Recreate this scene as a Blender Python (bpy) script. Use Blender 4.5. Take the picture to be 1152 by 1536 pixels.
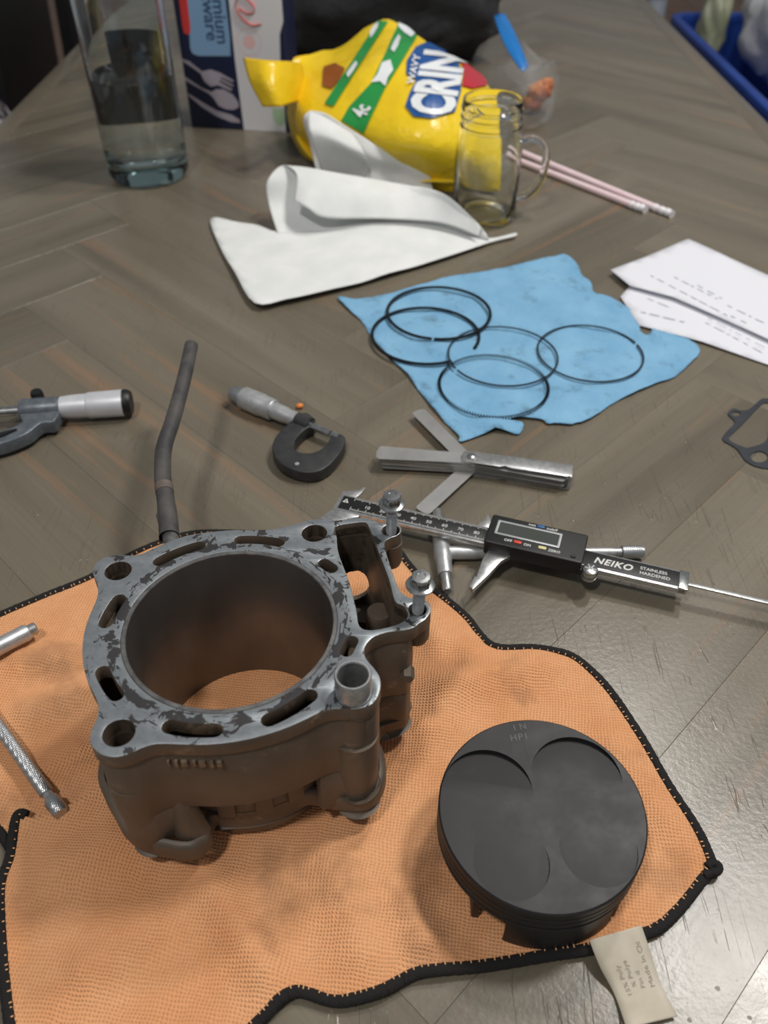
import bpy, bmesh, math, random
from mathutils import Vector, Matrix, noise
from mathutils.geometry import delaunay_2d_cdt

random.seed(7)
for o in list(bpy.data.objects):
    bpy.data.objects.remove(o)
scene = bpy.context.scene
COL = scene.collection
PI = math.pi

# ------------------------------------------------------------------ camera
CAM_H, CAM_P, CAM_F = 0.405, math.radians(43.0), 1250.0      # height above the table, pitch, focal length in px of 1536
cd = bpy.data.cameras.new('camera')
cam = bpy.data.objects.new('camera', cd)
COL.objects.link(cam)
cam.location = (0, 0, CAM_H)
cam.rotation_euler = (PI / 2 - CAM_P, 0, 0)
cd.sensor_fit = 'VERTICAL'
cd.sensor_height = 36.0
cd.sensor_width = 27.0
cd.lens = CAM_F / 1536.0 * 36.0
cd.clip_start = 0.01
cd.clip_end = 50
cd.dof.use_dof = True
cd.dof.focus_distance = 0.45
cd.dof.aperture_fstop = 8.5
scene.camera = cam

# ------------------------------------------------------------------ world, lamps, exposure
world = bpy.data.worlds.new('room_light')
scene.world = world
world.use_nodes = True
world.node_tree.nodes['Background'].inputs[0].default_value = (0.93, 0.96, 1.0, 1)
world.node_tree.nodes['Background'].inputs[1].default_value = 0.13

def ceiling_lamp(name, loc, power, radius, color=(1.0, 0.965, 0.92)):
    l = bpy.data.lights.new(name, 'POINT')
    l.energy = power
    l.shadow_soft_size = radius
    l.color = color
    o = bpy.data.objects.new(name, l)
    COL.objects.link(o)
    o.location = loc
    return o
# ceiling lamps of the room, at ceiling height: the glare at the near right edge, the two shadows of the hose
# and the shadows of the caliper and bottle show where they hang
ceiling_lamp('ceiling_lamp_right_offscreen', (0.777, 0.666, 1.60), 39.0, 0.12)
ceiling_lamp('ceiling_lamp_left_offscreen', (-0.384, -0.25, 1.60), 28.0, 0.08)
ceiling_lamp('ceiling_lamp_back_offscreen', (0.53, 1.115, 1.60), 23.0, 0.08)

vs = scene.view_settings
vs.view_transform = 'Standard'
vs.look = 'None'
vs.gamma = 1.0
vs.use_curve_mapping = False
vs.exposure = 0.48

# ------------------------------------------------------------------ geometry helpers
CF = Vector((0, math.cos(CAM_P), -math.sin(CAM_P)))
CD = Vector((0, -math.sin(CAM_P), -math.cos(CAM_P)))
CO = Vector((0, 0, CAM_H))
def ray(x, y):
    return CF + Vector((1, 0, 0)) * ((x - 576) / CAM_F) + CD * ((y - 768) / CAM_F)
def at(x, y, z=0.0):
    """the point of the level plane at height z that the photograph shows at pixel x, y"""
    d = ray(x, y)
    return CO + d * ((z - CAM_H) / d.z)
def on_plane(x, y, o, n):
    d = ray(x, y)
    return CO + d * ((o - CO).dot(n) / d.dot(n))
def pix(w):
    q = w - CO
    zc = q.dot(CF)
    return 576 + CAM_F * q.x / zc, 768 + CAM_F * q.dot(CD) / zc

def prop(o, label=None, cat=None, group=None, kind=None):
    if label: o['label'] = label
    if cat: o['category'] = cat
    if group: o['group'] = group
    if kind: o['kind'] = kind
    return o
def thing(name, label, cat, loc=(0, 0, 0), rotz=0.0, group=None):
    o = bpy.data.objects.new(name, None)
    o.empty_display_size = 0.02
    COL.objects.link(o)
    o.location = loc
    o.rotation_euler = (0, 0, rotz)
    return prop(o, label, cat, group)
def link(name, me, material=None, parent=None, smooth=True, angle=40):
    me.name = name
    if material is not None:
        me.materials.clear()
        me.materials.append(material)
    if smooth:
        me.shade_smooth()
        me.set_sharp_from_angle(angle=math.radians(angle))
    o = bpy.data.objects.new(name, me)
    COL.objects.link(o)
    if parent is not None:
        o.parent = parent
    return o
def mesh(name, verts, faces, material, parent=None, smooth=True, angle=40):
    me = bpy.data.meshes.new(name)
    me.from_pydata([tuple(v) for v in verts], [], faces)
    me.validate()
    me.update()
    bm = bmesh.new(); bm.from_mesh(me)
    bmesh.ops.recalc_face_normals(bm, faces=bm.faces)
    bm.to_mesh(me); bm.free()
    return link(name, me, material, parent, smooth, angle)
def rel(verts, parent):
    """world points into the frame of an unparented thing"""
    m = (Matrix.Translation(parent.location) @ parent.rotation_euler.to_matrix().to_4x4()).inverted()
    return [m @ Vector(v) for v in verts]

def lathe_data(profile, n=48, closed=False, arc=None, caps=True):
    """profile of (r, z); revolve about z"""
    V, F = [], []
    a0, a1 = arc if arc else (0, 2 * PI)
    cnt = n if not arc else n + 1
    for i in range(cnt):
        a = a0 + (a1 - a0) * i / n
        for r, z in profile:
            V.append(Vector((r * math.cos(a), r * math.sin(a), z)))
    m = len(profile)
    segs = m if closed else m - 1
    for i in range(n):
        j = (i + 1) % cnt
        for k in range(segs):
            k2 = (k + 1) % m
            F.append((i * m + k, j * m + k, j * m + k2, i * m + k2))
    if not closed and not arc and caps:
        if profile[0][0] > 1e-6: F.append(tuple(i * m for i in range(n)))
        if profile[-1][0] > 1e-6: F.append(tuple(i * m + m - 1 for i in range(n)))
    return V, F
def lathe(name, profile, material, parent=None, n=48, closed=False, mtx=None, arc=None, angle=35, caps=True):
    V, F = lathe_data(profile, n, closed, arc, caps)
    if mtx is not None: V = [mtx @ v for v in V]
    o = mesh(name, V, F, material, parent, True, angle)
    bm = bmesh.new(); bm.from_mesh(o.data)
    bmesh.ops.remove_doubles(bm, verts=bm.verts, dist=1e-6)
    bm.to_mesh(o.data); bm.free()
    return o
def axis_mtx(a, b):
    """frame with local z along a->b, origin at a"""
    a, b = Vector(a), Vector(b)
    z = (b - a).normalized()
    q = z.to_track_quat('Z', 'Y')
    return Matrix.Translation(a) @ q.to_matrix().to_4x4()
def rod(name, a, b, profile, material, parent=None, n=32, angle=35):
    """profile of (t along 0..1, radius)"""
    L = (Vector(b) - Vector(a)).length
    return lathe(name, [(r, t * L) for t, r in profile], material, parent, n, mtx=axis_mtx(a, b), angle=angle)

def catmull(pts, per=6, closed=True):
    P = [Vector(p) for p in pts]
    n = len(P)
    out = []
    rng = n if closed else n - 1
    for i in range(rng):
        if closed:
            p0, p1, p2, p3 = P[(i - 1) % n], P[i], P[(i + 1) % n], P[(i + 2) % n]
        else:
            p0, p1, p2, p3 = P[max(i - 1, 0)], P[i], P[i + 1], P[min(i + 2, n - 1)]
        for k in range(per):
            t = k / per
            out.append(0.5 * ((2 * p1) + (p2 - p0) * t + (2 * p0 - 5 * p1 + 4 * p2 - p3) * t * t + (3 * p1 - p0 - 3 * p2 + p3) * t ** 3))
    if not closed: out.append(P[-1].copy())
    return out
def tube_data(path, radii, n=12, closed=False, squash=1.0, caps=True):
    path = [Vector(p) for p in path]
    m = len(path)
    if not hasattr(radii, '__len__'): radii = [radii] * m
    V, F = [], []
    up = Vector((0, 0, 1))
    for i, p in enumerate(path):
        if closed: t = path[(i + 1) % m] - path[i - 1]
        else: t = path[min(i + 1, m - 1)] - path[max(i - 1, 0)]
        t.normalize()
        s = t.cross(up)
        if s.length < 1e-4: s = Vector((1, 0, 0))
        s.normalize()
        u = s.cross(t).normalized()
        for k in range(n):
            a = 2 * PI * k / n
            V.append(p + s * math.cos(a) * radii[i] + u * math.sin(a) * radii[i] * squash)
    for i in range(m if closed else m - 1):
        j = (i + 1) % m
        for k in range(n):
            k2 = (k + 1) % n
            F.append((i * n + k, i * n + k2, j * n + k2, j * n + k))
    if not closed and caps:
        F.append(tuple(range(n - 1, -1, -1)))
        F.append(tuple((m - 1) * n + k for k in range(n)))
    return V, F
def tube(name, path, radii, material, parent=None, n=12, closed=False, squash=1.0, caps=True, angle=50):
    V, F = tube_data(path, radii, n, closed, squash, caps)
    return mesh(name, V, F, material, parent, True, angle)

def plate_data(outer, holes, z0, z1, bevel=0.0, bevel_res=1):
    """flat plate with holes as a mesh, from a filled 2D curve"""
    cu = bpy.data.curves.new('plate', 'CURVE')
    cu.dimensions = '2D'
    cu.fill_mode = 'BOTH'
    for loop in [outer] + list(holes):
        sp = cu.splines.new('POLY')
        sp.points.add(len(loop) - 1)
        for i, p in enumerate(loop):
            sp.points[i].co = (p[0], p[1], 0, 1)
        sp.use_cyclic_u = True
    cu.extrude = max((z1 - z0) / 2 - bevel, 1e-5)
    cu.bevel_depth = bevel
    cu.bevel_resolution = bevel_res
    cu.offset = -bevel
    ob = bpy.data.objects.new('plate', cu)
    COL.objects.link(ob)
    dg = bpy.context.evaluated_depsgraph_get()
    me = bpy.data.meshes.new_from_object(ob.evaluated_get(dg))
    bpy.data.objects.remove(ob)
    bpy.data.curves.remove(cu)
    bm = bmesh.new(); bm.from_mesh(me)
    bmesh.ops.remove_doubles(bm, verts=bm.verts, dist=1e-6)
    bmesh.ops.translate(bm, verts=bm.verts, vec=(0, 0, (z0 + z1) / 2))
    bm.to_mesh(me); bm.free()
    return me
def plate(name, outer, holes, z0, z1, material, parent=None, bevel=0.0, angle=35, mtx=None, bevel_res=1):
    me = plate_data(outer, holes, z0, z1, bevel, bevel_res)
    if mtx is not None: me.transform(mtx)
    return link(name, me, material, parent, True, angle)
def circle(cx, cy, r, n=32, r2=None):
    return [(cx + r * math.cos(2 * PI * i / n), cy + (r2 or r) * math.sin(2 * PI * i / n)) for i in range(n)]
def slot(a, b, r, n=8, bow=0.0):
    """stadium between two points"""
    a, b = Vector(a), Vector(b)
    d = (b - a).normalized()
    ang = math.atan2(d.y, d.x)
    out = []
    for i in range(n + 1):
        t = ang - PI / 2 + PI * i / n
        out.append((b.x + r * math.cos(t), b.y + r * math.sin(t)))
    for i in range(n + 1):
        t = ang + PI / 2 + PI * i / n
        out.append((a.x + r * math.cos(t), a.y + r * math.sin(t)))
    return out
def rrect(x0, y0, x1, y1, r, n=4):
    out = []
    for cx, cy, a in ((x1 - r, y1 - r, 0), (x0 + r, y1 - r, 90), (x0 + r, y0 + r, 180), (x1 - r, y0 + r, 270)):
        for i in range(n + 1):
            t = math.radians(a + 90 * i / n)
            out.append((cx + r * math.cos(t), cy + r * math.sin(t)))
    return out
def box(name, x0, y0, z0, x1, y1, z1, material, parent=None, bevel=0.0, mtx=None, seg=2):
    bm = bmesh.new()
    bmesh.ops.create_cube(bm, size=1)
    for v in bm.verts:
        v.co = Vector(((x0 + x1) / 2 + v.co.x * (x1 - x0), (y0 + y1) / 2 + v.co.y * (y1 - y0), (z0 + z1) / 2 + v.co.z * (z1 - z0)))
    if bevel > 0:
        bmesh.ops.bevel(bm, geom=list(bm.edges), offset=bevel, segments=seg, affect='EDGES', profile=0.6)
    if mtx is not None: bmesh.ops.transform(bm, matrix=mtx, verts=bm.verts)
    me = bpy.data.meshes.new(name)
    bm.to_mesh(me); bm.free()
    return link(name, me, material, parent, True, 40)
def in_poly(x, y, poly):
    c = False
    j = len(poly) - 1
    for i in range(len(poly)):
        xi, yi = poly[i][0], poly[i][1]
        xj, yj = poly[j][0], poly[j][1]
        if (yi > y) != (yj > y) and x < (xj - xi) * (y - yi) / (yj - yi) + xi: c = not c
        j = i
    return c
def triangulate(outline, step):
    """2D points and triangles that fill an outline, with inner points about every step"""
    pts = [Vector((p[0], p[1])) for p in outline]
    n = len(pts)
    xs = [p.x for p in pts]; ys = [p.y for p in pts]
    edges = [(i, (i + 1) % n) for i in range(n)]
    inner = []
    y = min(ys) + step / 2
    row = 0
    while y < max(ys):
        x = min(xs) + (step / 2 if row % 2 else 0)
        # scan crossings of this row
        cr = []
        for i in range(n):
            a, b = pts[i], pts[(i + 1) % n]
            if (a.y > y) != (b.y > y): cr.append(a.x + (y - a.y) * (b.x - a.x) / (b.y - a.y))
        cr.sort()
        while x < max(xs):
            k = sum(1 for c in cr if c < x)
            if k % 2 and all(abs(x - c) > step * 0.35 for c in cr): inner.append(Vector((x, y)))
            x += step
        y += step * 0.87
        row += 1
    r = delaunay_2d_cdt(pts + inner, edges, [], 1, 1e-7)
    return r[0], [tuple(f) for f in r[2]]
def sheet(name, outline, step, zf, material, parent=None, thick=0.0, angle=80, mapf=None):
    V2, F = triangulate(outline, step)
    if mapf: V = [mapf(v.x, v.y) for v in V2]
    else: V = [Vector((v.x, v.y, zf(v.x, v.y))) for v in V2]
    if parent is not None and not mapf: V = rel(V, parent)
    o = mesh(name, V, F, material, parent, True, angle)
    if len(o.data.polygons) and sum(p.normal.z for p in o.data.polygons) < 0 and not mapf: o.data.flip_normals()
    if thick:
        m = o.modifiers.new('thickness', 'SOLIDIFY'); m.thickness = thick; m.offset = -1
    return o
def text_data(body, size, extrude=0.0, bold=0.0, align='LEFT', shear=0.0, spacing=1.0):
    cu = bpy.data.curves.new('text', 'FONT')
    cu.body = body; cu.size = size; cu.extrude = extrude; cu.offset = bold
    cu.align_x = align; cu.shear = shear; cu.space_character = spacing
    cu.resolution_u = 3
    ob = bpy.data.objects.new('text', cu)
    COL.objects.link(ob)
    dg = bpy.context.evaluated_depsgraph_get()
    me = bpy.data.meshes.new_from_object(ob.evaluated_get(dg))
    bpy.data.objects.remove(ob); bpy.data.curves.remove(cu)
    return me
def text(name, body, size, material, parent, loc, rotz=0.0, extrude=0.00005, bold=0.0, align='LEFT', mtx=None, shear=0.0, spacing=1.0):
    me = text_data(body, size, extrude, bold, align, shear, spacing)
    me.transform(Matrix.Translation(loc) @ Matrix.Rotation(rotz, 4, 'Z'))
    if mtx is not None: me.transform(mtx)
    return link(name, me, material, parent, False)
def blob(name, c, r, material, parent=None, amp=0.15, freq=3.0, sub=4, seed=0, power=1.0, flat=None):
    bm = bmesh.new()
    bmesh.ops.create_icosphere(bm, subdivisions=sub, radius=1)
    c = Vector(c)
    for v in bm.verts:
        d = v.co.normalized()
        e = Vector([math.copysign(abs(q) ** power, q) for q in d])
        k = 1 + amp * noise.fractal(d * freq + Vector((seed, seed * 2.3, 0)), 1.0, 2.0, 4)
        p = Vector((e.x * r[0], e.y * r[1], e.z * r[2])) * k
        v.co = c + p
        if flat is not None and v.co.z < flat: v.co.z = flat + (v.co.z - flat) * 0.04
    me = bpy.data.meshes.new(name)
    bm.to_mesh(me); bm.free()
    return link(name, me, material, parent, True, 75)
def boolean(ob, cutters, op='DIFFERENCE'):
    for c in cutters:
        m = ob.modifiers.new('cut', 'BOOLEAN'); m.object = c; m.operation = op; m.solver = 'EXACT'
    dg = bpy.context.evaluated_depsgraph_get()
    me = bpy.data.meshes.new_from_object(ob.evaluated_get(dg))
    ob.modifiers.clear()
    ob.data = me
    for c in cutters: bpy.data.objects.remove(c)
    me.shade_smooth(); me.set_sharp_from_angle(angle=math.radians(30))

# ------------------------------------------------------------------ material helpers
def lin(c):
    return tuple(((v / 255.0) / 12.92 if v / 255.0 <= 0.04045 else ((v / 255.0 + 0.055) / 1.055) ** 2.4) for v in c[:3]) + (1.0,)
class M:
    """small wrapper to wire shader nodes"""
    def __init__(self, name, color=(128, 128, 128), rough=0.5, metal=0.0, **kw):
        self.m = bpy.data.materials.new(name)
        self.m.use_nodes = True
        self.nt = self.m.node_tree
        self.b = self.nt.nodes['Principled BSDF']
        self.b.inputs['Base Color'].default_value = lin(color)
        self.b.inputs['Roughness'].default_value = rough
        self.b.inputs['Metallic'].default_value = metal
        for k, v in kw.items():
            self.b.inputs[k.replace('_', ' ')].default_value = v
        self._co = None
    def n(self, t, **kw):
        nd = self.nt.nodes.new(t)
        for k, v in kw.items(): setattr(nd, k, v)
        return nd
    def l(self, a, b): self.nt.links.new(a, b)
    def co(self):
        if not self._co: self._co = self.n('ShaderNodeTexCoord')
        return self._co.outputs['Object']
    def mapping(self, scale=(1, 1, 1), rot=(0, 0, 0), src=None):
        mp = self.n('ShaderNodeMapping')
        mp.inputs['Scale'].default_value = scale
        mp.inputs['Rotation'].default_value = rot
        self.l(src or self.co(), mp.inputs['Vector'])
        return mp.outputs[0]
    def noise(self, scale, detail=4, rough=0.55, vec=None, dist=0.0):
        nd = self.n('ShaderNodeTexNoise')
        nd.inputs['Scale'].default_value = scale
        nd.inputs['Detail'].default_value = detail
        nd.inputs['Roughness'].default_value = rough
        nd.inputs['Distortion'].default_value = dist
        self.l(vec or self.co(), nd.inputs['Vector'])
        return nd.outputs['Fac']
    def ramp(self, fac, stops):
        r = self.n('ShaderNodeValToRGB')
        cr = r.color_ramp
        while len(cr.elements) > 1: cr.elements.remove(cr.elements[-1])
        cr.elements[0].position = stops[0][0]
        cr.elements[0].color = lin(stops[0][1]) if len(stops[0][1]) == 3 else stops[0][1]
        for p, c in stops[1:]:
            e = cr.elements.new(p)
            e.color = lin(c) if len(c) == 3 else c
        self.l(fac, r.inputs[0])
        return r.outputs[0]
    def gray(self, fac, a, b, lo=0.0, hi=1.0):
        mr = self.n('ShaderNodeMapRange')
        mr.inputs['From Min'].default_value = a; mr.inputs['From Max'].default_value = b
        mr.inputs['To Min'].default_value = lo; mr.inputs['To Max'].default_value = hi
        self.l(fac, mr.inputs['Value'])
        return mr.outputs[0]
    def math(self, op, a, b=None):
        nd = self.n('ShaderNodeMath', operation=op)
        for i, v in enumerate((a, b)):
            if v is None: continue
            if isinstance(v, (int, float)): nd.inputs[i].default_value = v
            else: self.l(v, nd.inputs[i])
        return nd.outputs[0]
    def mix(self, fac, a, b, blend='MIX'):
        nd = self.n('ShaderNodeMix', data_type='RGBA', blend_type=blend)
        for s, v in ((nd.inputs[0], fac), (nd.inputs[6], a), (nd.inputs[7], b)):
            if isinstance(v, (int, float)): s.default_value = v
            elif isinstance(v, tuple): s.default_value = lin(v) if len(v) == 3 else v
            else: self.l(v, s)
        return nd.outputs[2]
    def color(self, out): self.l(out, self.b.inputs['Base Color']); return self
    def rough(self, out): self.l(out, self.b.inputs['Roughness']); return self
    def bump(self, h, strength=0.3, dist=0.001):
        bp = self.n('ShaderNodeBump')
        bp.inputs['Strength'].default_value = strength
        bp.inputs['Distance'].default_value = dist
        self.l(h, bp.inputs['Height'])
        if getattr(self, '_bn', None): self.l(self._bn, bp.inputs['Normal'])
        self._bn = bp.outputs[0]
        self.l(bp.outputs[0], self.b.inputs['Normal'])
        return self
def simple(name, color, rough=0.5, metal=0.0, **kw):
    return M(name, color, rough, metal, **kw).m
def mottled(name, ca, cb, scale, rough=0.5, metal=0.0, bump=0.0, bdist=0.0005, lo=0.35, hi=0.65, **kw):
    m = M(name, ca, rough, metal, **kw)
    f = m.noise(scale, 5)
    m.color(m.ramp(f, [(lo, ca), (hi, cb)]))
    if bump: m.bump(m.noise(scale * 4, 5), bump, bdist)
    return m.m

# table wood: grey-brown stain, warm streaks along each plank (local x), dents and scratches in the lacquer
w = M('wood_stain', (110, 100, 86), 0.36)
oi = w.n('ShaderNodeObjectInfo')
addv = w.n('ShaderNodeVectorMath', operation='ADD')
comb = w.n('ShaderNodeCombineXYZ')
w.l(w.math('MULTIPLY', oi.outputs['Random'], 37.0), comb.inputs[0])
w.l(w.math('MULTIPLY', oi.outputs['Random'], 11.0), comb.inputs[1])
w.l(w.co(), addv.inputs[0]); w.l(comb.outputs[0], addv.inputs[1])
src = addv.outputs[0]
g1 = w.noise(1.0, 5, 0.6, w.mapping((2.2, 42, 1), src=src), 0.4)
g2 = w.noise(1.0, 3, 0.5, w.mapping((1.4, 14, 1), src=src), 0.8)
g3 = w.noise(1.0, 6, 0.7, w.mapping((14, 420, 1), src=src))
base = w.ramp(g2, [(0.30, (98, 91, 77)), (0.50, (113, 105, 90)), (0.72, (124, 116, 101))])
streak = w.ramp(g1, [(0.56, (0, 0, 0)), (0.70, (255, 255, 255))])
base = w.mix(w.math('MULTIPLY', streak, 0.55), base, (146, 112, 84))
fine = w.gray(g3, 0.3, 0.7, 0.90, 1.07)
cmb = w.n('ShaderNodeCombineColor')
for i in range(3): w.l(fine, cmb.inputs[i])
base = w.mix(1.0, base, cmb.outputs[0], 'MULTIPLY')
w.color(base)
w.rough(w.gray(w.noise(9, 4, 0.6), 0.3, 0.7, 0.22, 0.36))
vo = w.n('ShaderNodeTexVoronoi'); vo.inputs['Scale'].default_value = 190
geo = w.n('ShaderNodeNewGeometry')
w.l(geo.outputs['Position'], vo.inputs['Vector'])
vsep = w.n('ShaderNodeSeparateColor'); w.l(vo.outputs['Color'], vsep.inputs[0])
dsize = w.gray(vsep.outputs[0], 0.55, 1.0, 0.02, 0.34)
dents = w.math('MULTIPLY', w.math('MAXIMUM', w.math('SUBTRACT', dsize, w.math('ADD', vo.outputs['Distance'], w.math('MULTIPLY', w.noise(420, 2, 0.5, geo.outputs['Position']), 0.25))), 0.0), 14.0)
dmask = w.gray(w.noise(14, 3, 0.6, geo.outputs['Position']), 0.44, 0.60, 0.0, 1.0)
# scratches: thin lines where a stretched noise crosses its middle value
def scratch(rot, sc):
    nz = w.noise(1.0, 2, 0.4, w.mapping((sc, sc * 0.08, 1), (0, 0, rot), geo.outputs['Position']), 1.2)
    ln = w.gray(w.math('ABSOLUTE', w.math('SUBTRACT', nz, 0.5)), 0.0, 0.006, 1.0, 0.0)
    return w.math('MULTIPLY', ln, w.gray(w.noise(24, 2, 0.5, w.mapping((1, 1, 1), (0, 0, rot + 1), geo.outputs['Position'])), 0.55, 0.6, 0.0, 1.0))
h = w.math('ADD', w.math('MULTIPLY', dents, dmask), w.math('ADD', scratch(0.5, 60), w.math('ADD', scratch(-0.7, 55), scratch(1.5, 50))))
w.bump(g3, 0.10, 0.0004)
w.bump(w.noise(300, 3, 0.6, geo.outputs['Position']), 0.30, 0.0005)
w.bump(h, 0.6, 0.0005)
w.b.inputs['Coat Weight'].default_value = 0.25
w.b.inputs['Coat Roughness'].default_value = 0.27
MAT_WOOD = w.m

# terry towel
def terry(name, ca, cb):
    m = M(name, ca, 0.95)
    m.b.inputs['Sheen Weight'].default_value = 0.35
    m.b.inputs['Sheen Roughness'].default_value = 0.6
    m.b.inputs['Sheen Tint'].default_value = lin((255, 190, 140))
    wv = []
    for rot in (0.12, 0.12 + PI / 2):
        mp = m.mapping((1, 1, 1), (0, 0, rot))
        ds = m.n('ShaderNodeVectorMath', operation='ADD')
        nz = m.n('ShaderNodeTexNoise'); nz.inputs['Scale'].default_value = 60; nz.inputs['Detail'].default_value = 2
        m.l(m.co(), nz.inputs['Vector'])
        sc = m.n('ShaderNodeVectorMath', operation='SCALE'); sc.inputs['Scale'].default_value = 0.0045
        m.l(nz.outputs['Color'], sc.inputs[0]); m.l(mp, ds.inputs[0]); m.l(sc.outputs[0], ds.inputs[1])
        t = m.n('ShaderNodeTexWave', wave_type='BANDS', bands_direction='X')
        t.inputs['Scale'].default_value = 2 * PI / 20 / 0.0017
        t.inputs['Distortion'].default_value = 0.0
        m.l(ds.outputs[0], t.inputs['Vector'])
        wv.append(t.outputs['Fac'])
    grid = m.math('MULTIPLY', wv[0], wv[1])
    fuzz = m.noise(900, 3, 0.7)
    hgt = m.math('ADD', m.math('MULTIPLY', grid, 1.0), m.math('MULTIPLY', fuzz, 0.7))
    m.bump(hgt, 0.8, 0.0009)
    col = m.ramp(m.noise(22, 4, 0.6), [(0.35, cb), (0.6, ca)])
    col = m.mix(m.gray(fuzz, 0.35, 0.7, 0.0, 0.30), col, (206, 132, 82))
    # oil smudges
    st = m.gray(m.noise(17, 4, 0.62), 0.56, 0.74, 0.0, 0.66)
    col = m.mix(st, col, (122, 88, 66))
    m.color(col)
    return m
MAT_TERRY = terry('orange_terry', (240, 178, 128), (230, 163, 112)).m
tm = M('black_binding', (24, 22, 22), 0.9)
tm.bump(tm.noise(700, 3, 0.7), 0.8, 0.0010)
MAT_BINDING = tm.m
MAT_STITCH = simple('orange_thread', (225, 170, 120), 0.9)
tg = M('tag_fabric', (196, 188, 170), 0.8)
tg.color(tg.ramp(tg.noise(40, 4), [(0.35, (186, 177, 158)), (0.65, (206, 198, 181))]))
tg.bump(tg.noise(900, 2), 0.2, 0.0003)
MAT_TAG = tg.m
MAT_TAG_INK = simple('tag_print', (150, 143, 130), 0.8)

# cylinder casting
cs = M('cast_paint', (78, 70, 62), 0.50)
f1 = cs.noise(30, 5, 0.6)
col = cs.ramp(f1, [(0.3, (82, 73, 64)), (0.55, (102, 90, 78)), (0.75, (118, 102, 86))])
col = cs.mix(cs.gray(cs.noise(45, 6, 0.7), 0.59, 0.66, 0.0, 0.65), col, (148, 128, 106))
cs.color(col); cs.rough(cs.gray(f1, 0.3, 0.7, 0.42, 0.62))
cs.b.inputs['Metallic'].default_value = 0.12
cs.bump(cs.noise(420, 4, 0.6), 0.25, 0.0005)
MAT_CAST = cs.m
MAT_WORN = mottled('worn_casting', (150, 130, 106), (96, 84, 72), 220, 0.5, 0.15)
dk = M('machined_deck', (150, 155, 158), 0.38, 0.55)
big = dk.noise(70, 6, 0.62, None, 0.6)
sm = dk.noise(260, 5, 0.6)
col = dk.mix(dk.gray(sm, 0.35, 0.7, 0.0, 0.5), (150, 156, 160), (116, 121, 125))
sx = dk.n('ShaderNodeSeparateXYZ'); dk.l(dk.co(), sx.inputs[0])
cx2 = dk.n('ShaderNodeCombineXYZ'); dk.l(sx.outputs[0], cx2.inputs[0]); dk.l(sx.outputs[1], cx2.inputs[1])
vl = dk.n('ShaderNodeVectorMath', operation='LENGTH'); dk.l(cx2.outputs[0], vl.inputs[0])
rad_ = vl.outputs['Value']
near = dk.gray(dk.math('ABSOLUTE', dk.math('SUBTRACT', rad_, 0.0545)), 0.0005, 0.004, 0.085, 0.0)
at2 = dk.math('ARCTAN2', sx.outputs[1], sx.outputs[0])
cx3 = dk.n('ShaderNodeCombineXYZ'); dk.l(dk.math('MULTIPLY', rad_, 420.0), cx3.inputs[0]); dk.l(dk.math('MULTIPLY', at2, 5.0), cx3.inputs[1])
arcs = dk.noise(1.0, 4, 0.6, cx3.outputs[0], 0.5)
field = dk.math('ADD', dk.math('MAXIMUM', big, dk.math('SUBTRACT', arcs, 0.05)), near)
mask = dk.gray(field, 0.575, 0.595, 0.0, 1.0)
col = dk.mix(mask, col, (44, 43, 44))
dk.color(col)
dk.rough(dk.gray(mask, 0, 1, 0.36, 0.75))
inv = dk.math('SUBTRACT', 1.0, mask)
dk.l(dk.math('MULTIPLY', inv, 0.55), dk.b.inputs['Metallic'])
dk.bump(mask, 0.4, 0.0002)
MAT_DECK = dk.m
MAT_SLEEVE = mottled('sleeve_steel', (150, 150, 148), (112, 111, 110), 160, 0.34, 0.7)
br = M('bore_plating', (92, 78, 68), 0.33, 0.7)
br.color(br.ramp(br.noise(14, 4, 0.6, br.mapping((1, 1, 0.5))), [(0.35, (98, 94, 90)), (0.65, (124, 119, 114))]))
br.bump(br.noise(1.0, 3, 0.6, br.mapping((300, 300, 2500))), 0.12, 0.0002)
MAT_BORE = br.m
MAT_CHROME = mottled('zinc_plate', (212, 214, 214), (180, 182, 180), 300, 0.22, 1.0)
MAT_STEEL = mottled('steel', (198, 199, 199), (170, 171, 171), 260, 0.34, 0.8, 0.05)
MAT_SATIN = mottled('satin_chrome', (205, 207, 208), (186, 188, 190), 200, 0.40, 0.7)
MAT_BLADE = mottled('blade_steel', (184, 184, 182), (168, 168, 166), 50, 0.36, 0.6)
MAT_RING = simple('ring_steel', (44, 46, 50), 0.35, 0.8)
MAT_RAIL = simple('rail_steel', (66, 72, 80), 0.35, 0.8)
kn = M('knurl', (186, 188, 190), 0.35, 0.9)
wk = []
for r in (PI / 4, -PI / 4):
    t = kn.n('ShaderNodeTexWave', wave_type='BANDS', bands_direction='X')
    t.inputs['Scale'].default_value = 2 * PI / 20 / 0.0007
    kn.l(kn.mapping((1, 1, 1), (0.6, r, r)), t.inputs['Vector']); wk.append(t.outputs['Fac'])
kn.bump(kn.math('MULTIPLY', wk[0], wk[1]), 0.4, 0.0003)
MAT_KNURL = kn.m
# piston
ps = M('piston_graphite', (52, 51, 52), 0.50, 0.35)
pf = ps.noise(70, 5, 0.65)
col = ps.ramp(pf, [(0.3, (34, 33, 34)), (0.6, (44, 43, 44)), (0.8, (56, 55, 56))])
ps.color(col); ps.rough(ps.gray(pf, 0.3, 0.7, 0.42, 0.58))
sp2 = ps.noise(1.0, 3, 0.6, ps.mapping((14, 260, 40), (0, 0, 0.6)))
ps.bump(sp2, 0.06, 0.0003)
MAT_PISTON = ps.m
MAT_MARK = simple('worn_marking', (84, 83, 82), 0.5, 0.3)
MAT_RUBBER = mottled('black_rubber', (56, 55, 56), (82, 79, 77), 60, 0.62, 0, 0.15)
MAT_BLACKP = mottled('black_plastic', (17, 17, 18), (24, 24, 25), 200, 0.45, 0, 0.1, 0.0002)
MAT_LCD = simple('lcd_glass', (70, 74, 70), 0.2)
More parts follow.
